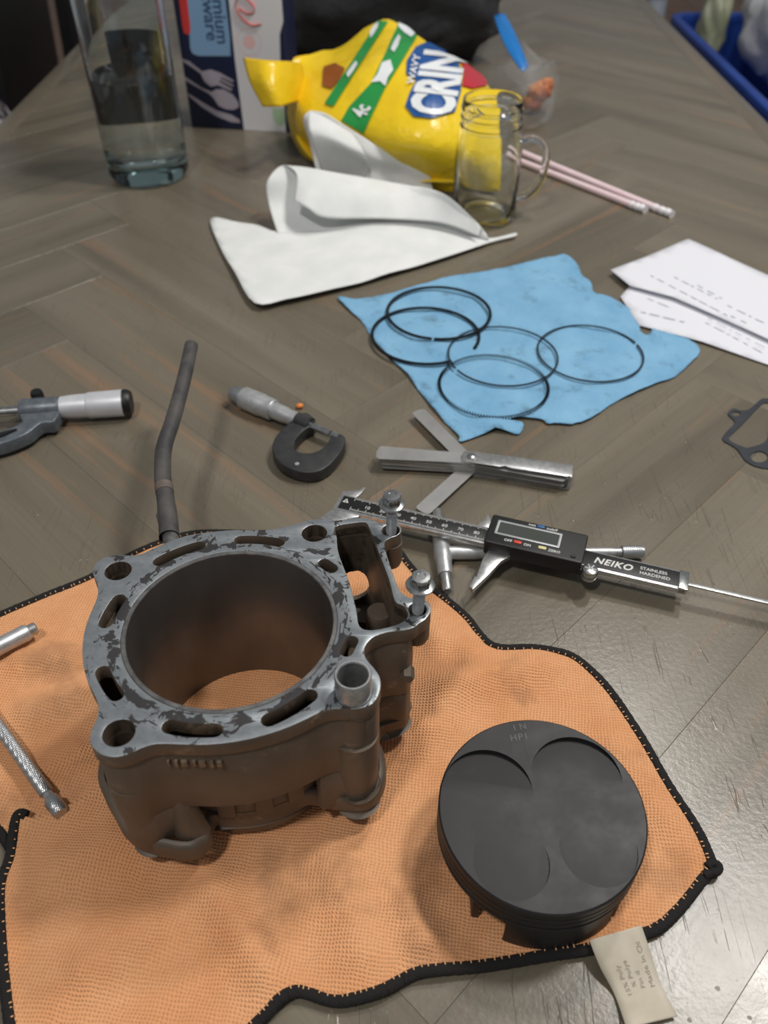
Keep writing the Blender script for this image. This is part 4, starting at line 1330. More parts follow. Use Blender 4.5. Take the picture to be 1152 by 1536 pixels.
def ring_path(cx_, cy_, r, a0=0, a1=360, n=120, zoff=.0045, open_=0.0):
    out = []
    for i in range(n + 1):
        t = math.radians(a0 + (a1 - a0) * i / n)
        rr = r + open_ * i / n
        out.append(Vector((cx_ + rr * math.cos(t), cy_ + rr * math.sin(t), zoff)))
    return out
def ring(name, cpx, wpx, wire, hgt, a0, a1, material, label, z=.0042, open_=0.0):
    c = at(cpx[0], cpx[1], z)
    r = ((at(cpx[0] + wpx / 2, cpx[1], z) - at(cpx[0] - wpx / 2, cpx[1], z)).length) / 2
    path = ring_path(0, 0, r, a0, a1, 120, 0, open_)
    V, F = [], []
    m = len(path)
    for i, p in enumerate(path):
        d = p.normalized()
        for dr, dz in ((-wire, 0), (wire, 0), (wire, hgt), (-wire, hgt)): V.append(p + d * dr + Vector((0, 0, dz)))
    for i in range(m - 1):
        for k_ in range(4): F.append((i * 4 + k_, i * 4 + (k_ + 1) % 4, (i + 1) * 4 + (k_ + 1) % 4, (i + 1) * 4 + k_))
    F += [(0, 1, 2, 3), ((m - 1) * 4, (m - 1) * 4 + 1, (m - 1) * 4 + 2, (m - 1) * 4 + 3)]
    o = mesh(name, V, F, material, None, True, 30)
    o.location = c
    return prop(o, label, 'piston ring')
ring('compression_ring', (658, 469), 154, .00135, .0014, -98, 260, MAT_RING, 'dark compression piston ring lapped over the open-ended ring on the blue towel', .0052)
ring('compression_ring', (638, 503), 160, .00135, .0014, -28, 296, MAT_RING, 'dark compression piston ring with a wide open gap on the blue towel', .0038)
ring('oil_rail', (754, 533), 163, .0008, .0008, -150, 206, MAT_RAIL, 'thin steel oil rail ring between the crimped ring and the other rail', .0048)
ring('oil_rail', (885, 529), 156, .0008, .0008, 20, 376, MAT_RAIL, 'thin steel oil rail ring set apart beside the white paper sheets', .0040)
c = at(740, 579, .0040)
r = ((at(823, 579, .004) - at(657, 579, .004)).length) / 2 - .001
path = []
N = 120 * 8
for i in range(N):
    t = 2 * PI * i / N
    path.append(Vector(((r + .0012 * math.sin(120 * t)) * math.cos(t), (r + .0012 * math.sin(120 * t)) * math.sin(t), .0011 + .0009 * math.cos(120 * t))))
V, F = tube_data(path, .00045, 6, True)
ex = mesh('oil_expander_ring', V, F, MAT_RING)
ex.location = c
prop(ex, 'crimped wavy oil expander ring on the blue towel', 'piston ring')

# ================================================================== PAPERS
def paper(name, pts, z0, lift, label):
    loop = [at(x, y, z0) for x, y in pts]
    o_ = at(1060, 460)
    t = thing(name, label, 'paper', (o_.x, o_.y, 0))
    def zf(x, y): return z0 + lift * (1 + noise.noise(Vector((x * 9, y * 9, z0 * 900)))) * .5
    fine = []
    for i in range(len(loop)):
        a, b = loop[i], loop[(i + 1) % len(loop)]
        for k_ in range(8): fine.append(a.lerp(b, k_ / 8))
    s = sheet('sheet', [(v.x, v.y) for v in fine], .012, zf, MAT_PAPER, t, .0002)
    return t, zf
pb, zfb = paper('paper_sheet', [(930, 447), (950, 425), (1060, 400), (1300, 480), (1320, 640), (1152, 548), (1053, 515), (959, 490)], .0010, .003, 'white printed paper sheet lying lower, tucked beside the blue towel')
pa, zfa = paper('paper_sheet', [(915, 408), (970, 388), (1031, 362), (1090, 388), (1152, 414), (1300, 470), (1340, 600), (1152, 512), (1010, 450), (944, 432)], .0042, .004, 'white printed paper sheet lying crosswise on top of another sheet')
def print_lines(parent, zf, rows):
    V, F = [], []
    for (x0, y0, x1, y1, wd) in rows:
        a, b = at(x0, y0, .004), at(x1, y1, .004)
        d = (b - a); L_ = d.length; d.normalize()
        nn = Vector((-d.y, d.x, 0))
        s = 0
        while s < L_ - .003:
            w_ = .003 + random.random() * .009
            e = min(s + w_, L_)
            bs = len(V)
            for ss, tt in ((s, -wd), (e, -wd), (e, wd), (s, wd)):
                p = a + d * ss + nn * tt
                V.append(Vector((p.x, p.y, zf(p.x, p.y) + .0005)))
            F.append((bs, bs + 1, bs + 2, bs + 3))
            s = e + .002 + random.random() * .004
    o = mesh('faint_print', rel(V, parent), F, MAT_INK, parent, False)
    prop(o, kind='stuff')
print_lines(pa, zfa, [(975, 418, 1090, 478, .0006), (1010, 420, 1080, 455, .0006), (1045, 432, 1082, 452, .0006), (1090, 462, 1145, 488, .0006), (1060, 482, 1150, 528, .0008), (1095, 478, 1130, 494, .0008)])
print_lines(pb, zfb, [(962, 466, 1035, 484, .0010), (972, 446, 1010, 462, .0006)])
# ================================================================== KITCHEN THINGS BEHIND
def patch_mesh(rows, per=6):
    """smooth surface through a grid of control points"""
    cols = [catmull(r, per, False) for r in rows]
    nc = len(cols[0])
    lines = []
    for j in range(nc):
        lines.append(catmull([c[j] for c in cols], per, False))
    nr = len(lines[0])
    V = [lines[j][i] for i in range(nr) for j in range(nc)]
    F = [(i * nc + j, i * nc + j + 1, (i + 1) * nc + j + 1, (i + 1) * nc + j) for i in range(nr - 1) for j in range(nc - 1)]
    return V, F, nr, nc

# ---- paper towel in front: flat sheet plus its back half curled over
nap_o = at(540, 400)
nap = thing('paper_towel', 'large white paper towel with its back half curled over, beside the glass mug', 'paper towel', (nap_o.x, nap_o.y, 0))
flat = [(316, 330), (350, 334), (385, 339), (417, 350), (470, 345), (560, 335), (640, 338), (700, 350), (735, 360), (772, 352), (771, 357), (735, 366), (660, 392), (600, 410), (540, 428), (470, 446), (430, 455), (383, 461), (352, 412), (330, 372)]
loopn = [at(x, y, .003) for x, y in flat]
def z_nap(x, y):
    fe = at(383, 461)
    return .0035 + .006 * max(0.0, min(1.0, (1.02 - y) / .3)) * (0.6 + .4 * noise.noise(Vector((x * 6, y * 6, 2)))) + .0015 * noise.noise(Vector((x * 25, y * 25, 2)))
V2, F2 = triangulate([(v.x, v.y) for v in catmull(loopn, 4)], .008)
V = [Vector((v.x, v.y, z_nap(v.x, v.y))) for v in V2]
o = mesh('flat_half', rel(V, nap), F2, MAT_NAPKIN, nap, True, 80)
mo_ = o.modifiers.new('thickness', 'SOLIDIFY'); mo_.thickness = .0006
rows = [
    [at(417, 352, .004), at(403, 306, .024), at(401, 272, .046), at(424, 248, .058), at(445, 262, .056), at(441, 302, .036)],
    [at(455, 349, .004), at(435, 312, .020), at(440, 272, .044), at(455, 250, .056), at(470, 270, .052), at(462, 312, .034)],
    [at(500, 346, .004), at(492, 318, .016), at(492, 284, .036), at(500, 258, .048), at(512, 282, .044), at(490, 327, .022)],
    [at(580, 342, .004), at(578, 322, .010), at(582, 298, .024), at(590, 274, .034), at(600, 296, .028), at(575, 328, .013)],
    [at(660, 344, .004), at(662, 330, .012), at(664, 312, .024), at(662, 290, .038), at(672, 306, .030), at(660, 334, .014)],
    [at(734, 362, .004), at(732, 356, .009), at(726, 346, .014), at(716, 334, .022), at(720, 342, .019), at(718, 354, .012)],
]
V, F, nr, nc = patch_mesh(rows, 6)
o = mesh('curled_half', rel(V, nap), F, MAT_NAPKIN, nap, True, 80)
mo_ = o.modifiers.new('thickness', 'SOLIDIFY'); mo_.thickness = .0006
# ---- second one standing folded against the chip bag
n2_o = at(540, 268)
nap2 = thing('paper_towel', 'crumpled white paper towel standing folded against the yellow chip bag', 'paper towel', (n2_o.x, n2_o.y, 0))
rows = [
    [at(488, 296, .002), at(476, 262, .022), at(464, 215, .052), at(455, 178, .080), at(464, 163, .090)],
    [at(520, 300, .002), at(504, 268, .020), at(494, 230, .046), at(486, 196, .070), at(487, 170, .088)],
    [at(562, 304, .002), at(548, 276, .018), at(542, 248, .036), at(532, 220, .058), at(529, 196, .074)],
    [at(612, 306, .002), at(602, 284, .014), at(594, 264, .026), at(584, 244, .042), at(580, 226, .054)],
    [at(652, 304, .002), at(650, 290, .008), at(648, 276, .016), at(645, 263, .026), at(642, 252, .034)],
]
V, F, nr, nc = patch_mesh(rows, 6)
V = [v + Vector((0, .006 * noise.noise(v * 30), .002 * noise.noise(v * 40))) for v in V]
o = mesh('folded_sheet', rel(V, nap2), F, MAT_NAPKIN, nap2, True, 80)
mo_ = o.modifiers.new('thickness', 'SOLIDIFY'); mo_.thickness = .0006
rows = [
    [at(464, 163, .090), at(464, 190, .080), at(474, 225, .056), at(488, 268, .022)],
    [at(487, 170, .088), at(508, 205, .074), at(518, 232, .052), at(512, 272, .020)],
    [at(529, 196, .074), at(545, 222, .060), at(552, 248, .038), at(542, 278, .014)],
]
V, F, nr, nc = patch_mesh(rows, 6)
V = [v + Vector((0, -.010, 0)) for v in V]
o = mesh('folded_flap', rel(V, nap2), F, MAT_NAPKIN, nap2, True, 80)
mo_ = o.modifiers.new('thickness', 'SOLIDIFY'); mo_.thickness = .0006

# ---- large glass bottle with clear liquid, label on its far side
bc = at(225, 262)
BR = .0495
bot = thing('glass_bottle', 'tall clear glass bottle part filled with clear liquid, dark label on its far side', 'bottle', (bc.x, bc.y, 0))
def mmz(pr_): return [(a * .001, b * .001) for a, b in pr_]
lathe('bottle_glass', mmz([(0, 4.0), (30, 2.0), (40, 0.3), (46, 2.0), (49, 8), (49.5, 14), (49.5, 195), (46, 215), (34, 235), (20, 250), (16, 262), (15, 320), (17, 321), (17, 330), (11.5, 330), (11.5, 262), (16, 247), (30, 231), (42, 212), (46, 194), (46, 28), (44, 24), (38, 21), (0, 19)]), MAT_GLASS, bot, 72)
lathe('clear_liquid', mmz([(0, 18.7), (38.1, 20.7), (44.2, 23.7), (46.3, 27.9), (46.3, 117.0), (46.0, 117.2), (0, 117.2)]), MAT_WATER, bot, 72)
V, F = lathe_data(mmz([(49.3, 52), (49.3, 152), (49.8, 152), (49.8, 52)]), 40, True, (math.radians(48), math.radians(132)))
o = mesh('label', V, F + [(0, 1, 2, 3), (160, 161, 162, 163)], MAT_LABEL, bot)
lathe('cap', mmz([(0, 345), (17.5, 345), (18, 344), (18, 318), (17.2, 318), (17.2, 331), (0, 331)]), MAT_LABEL, bot, 40)

# ---- flatware carton
k0, k1 = at(288, 191), at(437, 199)
ba = math.atan2(k1.y - k0.y, k1.x - k0.x)
bxw = (k1 - k0).length
ctn = thing('flatware_carton', 'navy and white flatware carton standing on end behind the glass bottle', 'carton', k0, ba)
cbody = box('carton_body', 0, 0, 0, bxw, .062, .235, MAT_NAVY, ctn, .0008)
bn = Vector((math.sin(ba), -math.cos(ba), 0))
bxx = Vector((math.cos(ba), math.sin(ba), 0))
def face(x, y):
    p = on_plane(x, y, k0, bn) - k0
    return Vector((p.dot(bxx), p.z))
FM = Matrix.Rotation(PI / 2, 4, 'X')                   # plate x,y -> carton x,z ; plate z -> -y
def decal(name, pts, m, lvl=1, cat=0, parent=None):
    P2 = [(face(x, y).x, face(x, y).y) for x, y in pts]
    if cat: P2 = [(v.x, v.y) for v in catmull([(p[0], p[1], 0) for p in P2], cat)]
    P2 = [(min(max(p[0], 0), bxw), max(p[1], 0.0003)) for p in P2]
    return plate(name, P2, [], lvl * .00015, lvl * .00015 + .0001, m, parent or cbody, mtx=FM)
c9 = lambda x, y: (240 + .191 * x, .191 * y)
white = decal('white_panel', [c9(*p) for p in ((540, -330), (540, 0), (590, 480), (640, 860), (662, 1033), (990, 1040), (975, 800), (945, 480), (940, 270), (1035, 170), (1035, -330))], MAT_WHITECARD, 1)
decal('light_blue_panel', [c9(*p) for p in ((195, -330), (215, 0), (232, 280), (238, 380), (255, 420), (300, 438), (555, 440), (550, 300), (515, 0), (495, -330))], MAT_LBLUE, 1)
decal('red_bar', [c9(*p) for p in ((140, -330), (150, 0), (175, 200), (190, 260), (215, 272), (238, 255), (238, 200), (215, 0), (195, -330))], MAT_REDP, 2)
decal('green_patch', [c9(*p) for p in ((880, 850), (975, 850), (985, 960), (960, 990), (920, 985), (890, 940))], MAT_GREENP, 2)
decal('blue_patch', [c9(*p) for p in ((975, 250), (1045, 250), (1060, 400), (985, 400))], MAT_LBLUE, 2)
ck = face(*c9(700, 330))
plate('pink_seal', circle(ck.x, ck.y, .0165, 36), [circle(ck.x, ck.y, .0155, 36)], .0003, .0004, MAT_PINKP, cbody, mtx=FM)
plate('pink_seal', circle(ck.x, ck.y, .0085, 28), [], .0003, .0004, MAT_PINKP, cbody, mtx=FM)
# cutlery picture
for nm, pts in (('spoon_picture', [(195, 600), (330, 690), (405, 720), (440, 700), (500, 700), (570, 740), (615, 800), (620, 840), (580, 862), (520, 858), (460, 830), (420, 770), (385, 735), (250, 660), (200, 630)]),
                ('knife_picture', [(215, 730), (330, 800), (450, 870), (560, 900), (625, 940), (630, 965), (560, 958), (440, 910), (330, 840), (225, 750)]),
                ('fork_picture', [(170, 460), (230, 480), (330, 560), (400, 545), (470, 570), (580, 632), (574, 645), (480, 605), (478, 615), (578, 668), (572, 680), (470, 630), (466, 642), (570, 700), (560, 712), (455, 668), (400, 680), (350, 640), (318, 575), (225, 510), (170, 480)])):
    decal(nm, [c9(*p) for p in pts], MAT_SILVERPRINT, 2)
def face_text(body, px_, py_, size, m, rot, bold=.0, lvl=2):
    q = face(px_, py_)
    text('carton_lettering', body, size, m, cbody, (q.x, q.y, lvl * .00016), rot, .00005, bold, mtx=FM)
face_text('Premium', *c9(382, -240), .0230, MAT_TEXTNAVY, -PI / 2 , .0003)
face_text('Flatware', *c9(300, -240), .0230, MAT_TEXTNAVY, -PI / 2, .0003)
# red script e
ep = [(620, 60), (680, 100), (735, 95), (740, 50), (700, 0), (650, -40), (610, -20), (595, 40), (620, 110), (670, 165), (730, 195), (795, 185)]
path = [Vector((face(*c9(*p)).x, -.0004, face(*c9(*p)).y)) for p in ep]
tube('red_script', catmull(path, 6, False), .0030, MAT_REDP, cbody, 8, squash=.12)

# ---- chip bag
chip_o = at(580, 260)
chip = thing('chip_bag', 'crumpled yellow chip bag with green stripe and blue lettering lying on its back', 'chip bag', (chip_o.x, chip_o.y, 0))
rows = [
    [at(434, 190, .030), at(462, 230, .012), at(540, 258, .008), at(640, 278, .008), at(752, 292, .008)],
    [at(430, 168, .056), at(468, 196, .060), at(545, 205, .066), at(640, 225, .062), at(754, 240, .042)],
    [at(432, 140, .074), at(478, 150, .086), at(555, 140, .100), at(650, 160, .098), at(752, 185, .070)],
    [at(434, 108, .094), at(490, 106, .100), at(568, 84, .124), at(650, 104, .118), at(740, 140, .090)],
    [at(440, 86, .108), at(500, 76, .104), at(574, 34, .130), at(645, 66, .122), at(725, 112, .092)],
]
per = 8
VT, FT, nr, nc = patch_mesh(rows, per)
VT = [v + Vector((0, 0, .005 * noise.noise(v * 16) + .003 * noise.noise(Vector((v.x * 50, v.y * 22, v.z * 26))))) for v in VT]
nV = len(VT)
V = list(VT); F = list(FT)
bidx = {}
for i in range(nr):
    for j in range(nc):
        q = i * nc + j
        if i in (0, nr - 1) or j in (0, nc - 1): bidx[(i, j)] = q
        else:
            p = VT[q]
            f = math.sin(PI * i / (nr - 1)) * math.sin(PI * j / (nc - 1))
            b_ = VT[0].lerp(VT[-1], i / (nr - 1))
            zb = VT[0 * nc + j].lerp(VT[(nr - 1) * nc + j], i / (nr - 1)).z
            bidx[(i, j)] = len(V); V.append(Vector((p.x, p.y + .03 * f, max(.004, min(zb * (1 - .9 * f), p.z - .010)))))
for i in range(nr - 1):
    for j in range(nc - 1): F.append((bidx[(i, j)], bidx[(i + 1, j)], bidx[(i + 1, j + 1)], bidx[(i, j + 1)]))
foil = mesh('foil_bag', rel(V, chip), F, MAT_YELLOW, chip, True, 70)
# torn open flap on the left
rows = [[at(364, 86, .122), at(400, 90, .126), at(436, 92, .118), at(452, 95, .104)], [at(374, 122, .104), at(404, 124, .108), at(438, 124, .100), at(456, 126, .086)], [at(394, 160, .082), at(420, 160, .084), at(440, 154, .080), at(456, 150, .070)]]
v_, f_, a_, b_ = patch_mesh(rows, 5)
o = mesh('torn_flap', rel(v_, chip), f_, MAT_YELLOW, chip, True, 80)
mo_ = o.modifiers.new('thickness', 'SOLIDIFY'); mo_.thickness = .0006
# print on the bag: photograph points carried onto its surface
PP = [pix(v) for v in VT]
NRM = []
for i in range(nr):
    for j in range(nc):
        a = VT[min(i + 1, nr - 1) * nc + j] - VT[max(i - 1, 0) * nc + j]
        b = VT[i * nc + min(j + 1, nc - 1)] - VT[i * nc + max(j - 1, 0)]
        n_ = b.cross(a)
        NRM.append(n_.normalized() if n_.length > 0 else Vector((0, 0, 1)))
if sum(n_.z for n_ in NRM) < 0: NRM = [-n_ for n_ in NRM]
def on_bag(px_, py_, lift):
    best = min(range(nV), key=lambda q: (PP[q][0] - px_) ** 2 + (PP[q][1] - py_) ** 2)
    i0, j0 = divmod(best, nc)
    hit = None
    for i in range(max(i0 - 2, 0), min(i0 + 2, nr - 1)):
        for j in range(max(j0 - 2, 0), min(j0 + 2, nc - 1)):
            A0, A1, A2, A3 = i * nc + j, i * nc + j + 1, (i + 1) * nc + j + 1, (i + 1) * nc + j
            for t3 in ((A0, A1, A2), (A0, A2, A3)):
                (x0, y0), (x1, y1), (x2, y2) = PP[t3[0]], PP[t3[1]], PP[t3[2]]
                det = (x1 - x0) * (y2 - y0) - (x2 - x0) * (y1 - y0)
                if abs(det) < 1e-9: continue
                b1 = ((px_ - x0) * (y2 - y0) - (x2 - x0) * (py_ - y0)) / det
                b2 = ((x1 - x0) * (py_ - y0) - (px_ - x0) * (y1 - y0)) / det
                if b1 >= -1e-6 and b2 >= -1e-6 and b1 + b2 <= 1 + 1e-6:
                    p = VT[t3[0]] * (1 - b1 - b2) + VT[t3[1]] * b1 + VT[t3[2]] * b2
                    n_ = NRM[t3[0]] * (1 - b1 - b2) + NRM[t3[1]] * b1 + NRM[t3[2]] * b2
                    dd = (p - CO).length
                    if hit is None or dd < hit[0]: hit = (dd, p, n_)
    if hit is None: hit = (0, VT[best], NRM[best])
    return rel([hit[1] + hit[2].normalized() * lift], chip)[0]
c8 = lambda x, y: (360 + .434 * x, .434 * y)
def bag_print(name, pts, m, lift, step=3.0):
    L_ = [c8(*p) for p in pts]
    fine = []
    for i in range(len(L_)):
        a, b = Vector(L_[i]), Vector(L_[(i + 1) % len(L_)])
        k_ = max(1, int((b - a).length / step))
        for q in range(k_): fine.append(tuple(a.lerp(b, q / k_)))
    return sheet(name, fine, step, None, m, foil, 0, 80, lambda x, y: on_bag(x, y, lift))
bag_print('green_stripe', [(478, 76), (512, 80), (395, 262), (325, 372), (295, 360), (390, 215)], MAT_GREEN, .0020)
bag_print('green_stripe', [(548, 84), (612, 128), (560, 215), (505, 305), (440, 440), (430, 462), (352, 420), (380, 372), (455, 290), (505, 185)], MAT_GREEN, .0020)
bag_print('blue_badge', [(576, 215), (606, 168), (640, 152), (700, 152), (745, 200), (765, 260), (760, 320), (740, 390), (660, 412), (600, 405), (572, 370), (590, 320), (610, 280), (575, 260)], MAT_BLUEFOIL, .0022)
bag_print('red_panel', [(755, 195), (800, 200), (850, 262), (850, 300), (800, 310), (765, 300), (772, 250)], MAT_REDFOIL, .0020)
bag_print('brown_picture', [(290, 235), (330, 222), (365, 240), (350, 275), (320, 310), (285, 300)], MAT_BROWNFOIL, .0020)
def bag_text(body, ox, oy, ax_, ay_, bx_, by_, m, lift, bold=.03):
    me = text_data(body, 1.0, 0, bold)
    bm = bmesh.new(); bm.from_mesh(me)
    bmesh.ops.triangulate(bm, faces=bm.faces)
    bmesh.ops.subdivide_edges(bm, edges=[e for e in bm.edges if e.calc_length() > .15], cuts=2)
    bmesh.ops.triangulate(bm, faces=bm.faces)
    bm.to_mesh(me); bm.free()
    for v in me.vertices:
        x, y = v.co.x, v.co.y
        v.co = on_bag(*c8(ox + ax_ * x + bx_ * y, oy + ay_ * x + by_ * y), lift)
    link('bag_lettering', me, m, foil, False)
bag_text('CRIN', 722, 408, 22, -92, -190, -20, MAT_WHITEFOIL, .0034, .045)
bag_text('WAVY', 600, 300, 8, -34, -34, -6, MAT_WHITEFOIL, .0036, .02)
bag_text('4c', 435, 415, 22, -40, -70, -22, MAT_WHITEFOIL, .0036, .03)
for pts in ([(455, 292), (478, 262), (492, 225), (520, 215), (530, 250), (512, 275), (505, 305), (486, 288)], [(522, 178), (535, 150), (548, 128), (556, 140), (546, 168), (532, 190)],
            [(548, 86), (580, 100), (604, 124), (590, 138), (566, 122), (546, 100)], [(452, 118), (468, 92), (482, 84), (478, 104), (462, 130), (452, 140)],
            [(372, 262), (390, 236), (405, 218), (410, 230), (394, 256), (378, 276)]):
    bag_print('white_script', pts, MAT_WHITEFOIL, .0034)

# ---- glass jar mug
mc = at(725, 326)
mug = thing('glass_jar_mug', 'empty clear glass jar mug with threaded rim and handle beside the yellow bag', 'mug', (mc.x, mc.y, 0))
lathe('jar', mmz([(0, 4), (22, 3), (28, 0.3), (32, 1.5), (35, 6), (36, 12), (36, 82), (35, 90), (32.5, 96), (32, 99), (33.2, 100), (33.2, 102), (32.0, 103), (32.0, 108), (33, 109), (33, 111), (31.8, 112), (31.8, 117), (32.8, 118), (32.8, 120), (31.8, 121), (31.8, 126), (31, 128), (29.6, 128), (29, 126), (29, 100), (30, 95), (32.4, 89), (33.2, 82), (33.2, 15), (31, 10), (26, 8), (0, 8)]), MAT_GLASS2, mug, 64)
hd = []
for (x, z) in ((34.5, 86), (46, 88), (58, 82), (63, 68), (62, 52), (56, 36), (46, 26), (34.8, 24)):
    hd.append(Vector((x * .001, 0, z * .001)))
hd = catmull(hd, 6, False)
V, F = [], []
nh = 12
for i, p in enumerate(hd):
    t = (hd[min(i + 1, len(hd) - 1)] - hd[max(i - 1, 0)]).normalized()
    s = Vector((0, 1, 0)); u = s.cross(t).normalized()
    for k_ in range(nh):
        a = 2 * PI * k_ / nh
        V.append(p + s * math.cos(a) * .0062 + u * math.sin(a) * .0044)
for i in range(len(hd) - 1):
    for k_ in range(nh): F.append((i * nh + k_, i * nh + (k_ + 1) % nh, (i + 1) * nh + (k_ + 1) % nh, (i + 1) * nh + k_))
F += [tuple(range(nh)), tuple((len(hd) - 1) * nh + k_ for k_ in range(nh))]
mesh('handle', V, F, MAT_GLASS2, mug)

# ---- wrapped straws
for (x0, y0, x1, y1, lab) in ((775, 226, 1008, 322, 'pale pink wrapped straw whose end reaches further past its twin'), (770, 238, 968, 315, 'pale pink wrapped straw ending short beside its twin')):
    a, b = at(x0, y0, .0042), at(x1, y1, .0042)
    t = thing('paper_straw', lab, 'straw', (b.x, b.y, 0))
    A, B = rel((a, b), t)
    tube('straw_body', [A, A.lerp(B, .93)], .0040, MAT_PINK, t, 16)
    d_ = (B - A).normalized(); s_ = Vector((-d_.y, d_.x, 0))
    tp = [A.lerp(B, .90), A.lerp(B, .94), A.lerp(B, .97) + s_ * .001, B + s_ * .0005]
    tube('wrapper_end', catmull(tp, 4, False), [.0043 + .0006 * math.sin(i * 1.7) for i in range(13)], MAT_WHITEP, t, 10)

# ---- zip bag with snacks
zc_ = at(800, 176)
zipb = thing('zip_bag', 'clear crumpled zip bag with blue zipper and orange snacks inside', 'zip bag', (zc_.x, zc_.y + .02, 0))
zr = [
    [at(745, 170, .004), at(775, 190, .004), at(805, 192, .004), at(828, 178, .004)],
    [at(735, 140, .030), at(768, 150, .050), at(805, 150, .056), at(835, 140, .030)],
    [at(738, 110, .050), at(770, 108, .080), at(808, 112, .084), at(836, 108, .050)],
    [at(742, 75, .080), at(772, 72, .100), at(805, 82, .098), at(828, 92, .066)],
    [at(740, 22, .120), at(758, 34, .124), at(780, 62, .112), at(806, 92, .088)],
]
v_, f_, a_, b_ = patch_mesh(zr, 7)
v_ = [v + Vector((0, .010 * noise.noise(v * 40), .007 * noise.noise(v * 45 + Vector((3, 1, 2))))) for v in v_]
mesh('clear_film', rel(v_, zipb), f_, MAT_FILM, zipb, True, 30)
v2_ = [Vector((v.x * 1.0, v.y + .045 * min(1, v.z / .05), max(.003, v.z * .75))) + Vector((.004 * noise.noise(v * 50), 0, .004 * noise.noise(v * 38))) for v in v_]
mesh('clear_film', rel(v2_, zipb), f_, MAT_FILM, zipb, True, 30)
rows = [[at(741, 24, .121), at(757, 20, .123)], [at(750, 52, .112), at(772, 48, .114)], [at(764, 80, .100), at(784, 76, .102)], [at(784, 108, .086), at(794, 100, .088)]]
rows = [[r[0], r[0].lerp(r[1], .5) + Vector((0, -.003, .002)), r[1]] for r in rows]
v_, f_, a_, b_ = patch_mesh(rows, 5)
o = mesh('zipper_strip', rel(v_, zipb), f_, MAT_ZIP, zipb, True, 80)
mo_ = o.modifiers.new('thickness', 'SOLIDIFY'); mo_.thickness = .0016
zs = []
for i, (x, y, z, r_, lab) in enumerate(((812, 142, .030, .017, 'round orange snack piece at the top inside the zip bag'), (800, 158, .016, .014, 'orange snack piece low in the zip bag'), (822, 130, .040, .010, 'small reddish snack piece near the zip bag edge'))):
    p = at(x, y, z)
    o = blob('snack_piece', (0, 0, 0), (r_, r_ * .8, r_ * .8), MAT_SNACK, None, .3, 2.2, 3, i * 3.1)
    o.location = p + Vector((0, .014, 0))
    prop(o, lab, 'snack')

# ---- black bag at the far end
bgc = Vector((-.03, 1.64, 0))
bag = thing('black_bag', 'big soft black bag slumped on the table behind the chip bag', 'bag', bgc)
blob('bag_body', (0, 0, .125), (.235, .17, .135), MAT_BLACKBAG, bag, .13, 2.2, 5, 4.2, .72, 0.001)
tube('carry_strap', catmull([(-.15, -.10, .20), (-.10, -.16, .235), (0, -.185, .21), (.09, -.165, .225), (.15, -.10, .20)], 8, False), .011, MAT_BLACKBAG, bag, 10, squash=.3)
tube('zip_track', catmull([(-.19, -.02, .215), (-.1, -.06, .255), (0, -.07, .263), (.1, -.06, .255), (.19, -.02, .215)], 8, False), .005, MAT_BLACKSEAT, bag, 8)

# ---- chair beside the table, with a cloth bundle on its seat
ch = thing('dining_chair', 'black padded dining chair standing at the table beyond the glass bottle', 'chair', (-.93, 1.86, FLOOR_Z))
ZS = .46
box('seat', -.22, -.22, ZS - .05, .22, .31, ZS, MAT_BLACKSEAT, ch, .015)
for sx in (-1, 1):
    for sy in (-1, 1):
        box('leg', sx * .19 - .018, sy * .19 - .018, 0, sx * .19 + .018, sy * .19 + .018, ZS - .04, MAT_BLACKSEAT, ch, .003)
bk = Matrix.Translation((0.20, 0, ZS)) @ Matrix.Rotation(math.radians(4), 4, 'Y')
ch.rotation_euler = (0, 0, 0)
box('backrest', -.015, -.22, .06, .025, .10, .56, MAT_BLACKSEAT, ch, .012, mtx=bk)
box('back_post', -.018, .255, -.02, .022, .31, .56, MAT_BLACKSEAT, ch, .006, mtx=bk)
box('back_post', -.018, -.215, -.02, .022, -.17, .10, MAT_BLACKSEAT, ch, .006, mtx=bk)
box('top_rail', -.018, -.22, .50, .022, .31, .57, MAT_BLACKSEAT, ch, .008, mtx=bk)
cb_ = blob('cloth_bundle', (0, 0, 0), (.13, .15, .12), MAT_PATTERN, None, .3, 2.4, 4, 2.0)
cb_.location = (-.72, 1.45, -.165)
stl = thing('stool', 'low black stool under the patterned cloth bundle', 'stool', (-.74, 1.43, FLOOR_Z))
lathe('seat', [(0, .43), (.13, .43), (.145, .42), (.145, .40), (0, .40)], MAT_BLACKSEAT, stl, 40)
for q in range(4):
    a_ = PI / 4 + q * PI / 2
    rod('leg', (.13 * math.cos(a_), .13 * math.sin(a_), 0), (.10 * math.cos(a_), .10 * math.sin(a_), .405), [(0, 0), (0, .012), (1, .015), (1, 0)], MAT_BLACKSEAT, stl, 16)
prop(cb_, 'grey and white patterned cloth bundle heaped beside the black chair', 'cloth')

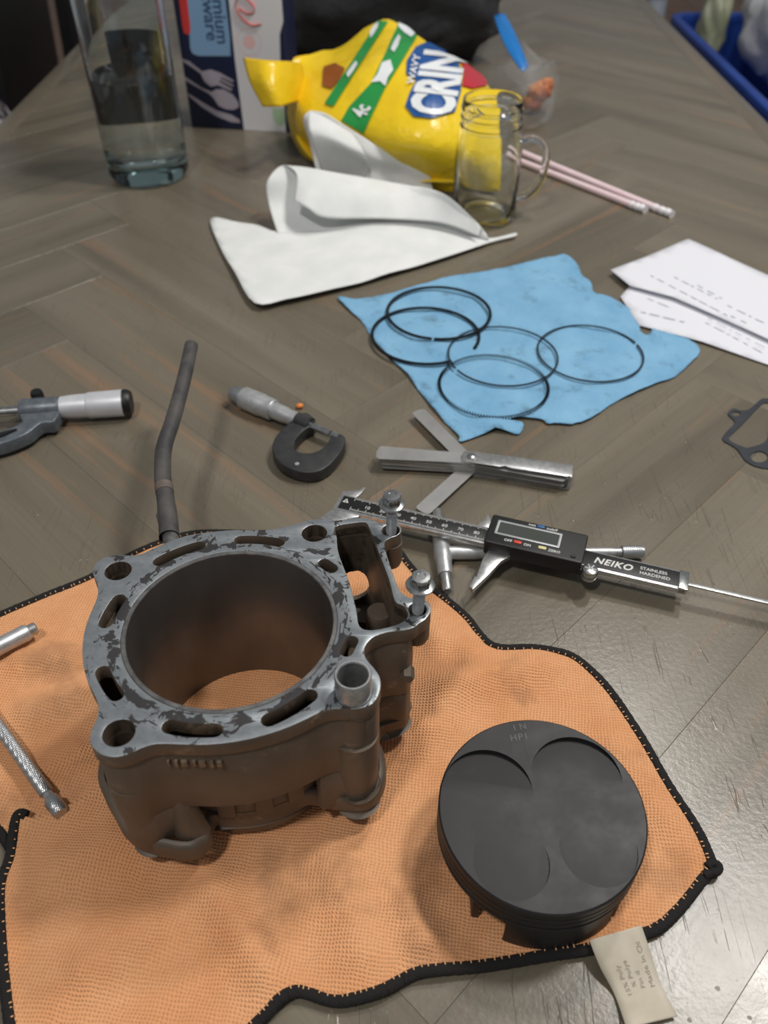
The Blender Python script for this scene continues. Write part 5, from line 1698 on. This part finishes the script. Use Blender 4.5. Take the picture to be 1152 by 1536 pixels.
# ---- blue bin with bags at the right
bn_o = Vector((1.02, 1.93, FLOOR_Z))
bin_ = thing('storage_bin', 'tall dark blue plastic bin standing by the table side', 'bin', bn_o)
def tub(z0, z1, w0, w1, d0, d1, th):
    V, F = [], []
    lv = [(w0, d0, z0), (w1, d1, z1), (w1 - th, d1 - th, z1), (w0 - th, d0 - th, z0 + th)]
    for w_, d_, z in lv:
        for p in rrect(-w_, -d_, w_, d_, .04, 5): V.append((p[0], p[1], z))
    m = 24
    for a in range(3):
        for q in range(m): F.append((a * m + q, a * m + (q + 1) % m, (a + 1) * m + (q + 1) % m, (a + 1) * m + q))
    F += [tuple(range(m)), tuple(3 * m + q for q in range(m))]
    return V, F
V, F = tub(0, .640, .27, .305, .38, .415, .006)
mesh('bin_body', V, F, MAT_BIN, bin_, True, 40)
plate('bin_rim', rrect(-.318, -.428, .318, .428, .05), [rrect(-.297, -.407, .297, .407, .04)], .622, .648, MAT_BIN, bin_, .004)
for s in (-1, 1):
    box('bin_handle', -.06, s * .425 - .012, .55, .06, s * .425 + .012, .575, MAT_BIN, bin_, .004)
zt = FLOOR_Z + .64
o = blob('cloth_heap', (0, 0, 0), (.25, .34, .265), MAT_BIN, None, .10, 2.0, 4, 8.0, .8); o.location = (1.02, 1.93, FLOOR_Z + .30)
prop(o, 'heap of blue cloth filling the tall blue bin under the bags', 'cloth')
o = blob('plastic_bag', (0, 0, 0), (.12, .15, .15), MAT_WHITEBAG, None, .2, 2.0, 4, 1.0); o.location = (.94, 2.13, zt + .05)
prop(o, 'big crumpled white plastic bag heaped in the blue bin', 'plastic bag')
o = blob('plastic_bag', (0, 0, 0), (.033, .045, .10), MAT_CREAM, None, .25, 2.0, 4, 5.0); o.location = (.785, 2.25, zt + .005)
prop(o, 'smaller cream and green plastic bag beside the white one in the bin', 'plastic bag')
o = thing('plastic_jug', 'pale blue-grey plastic jug standing on the floor past the bin', 'jug', (.80, 2.80, FLOOR_Z))
lathe('jug_body', [(0, 0), (.085, 0), (.09, .01), (.09, .40), (.075, .46), (.035, .52), (.028, .54), (.028, .60), (0, .60)], MAT_GREYJUG, o, 40)
lathe('jug_cap', [(0, .645), (.030, .645), (.033, .635), (.033, .595), (0, .595)], MAT_WHITEBAG, o, 32)
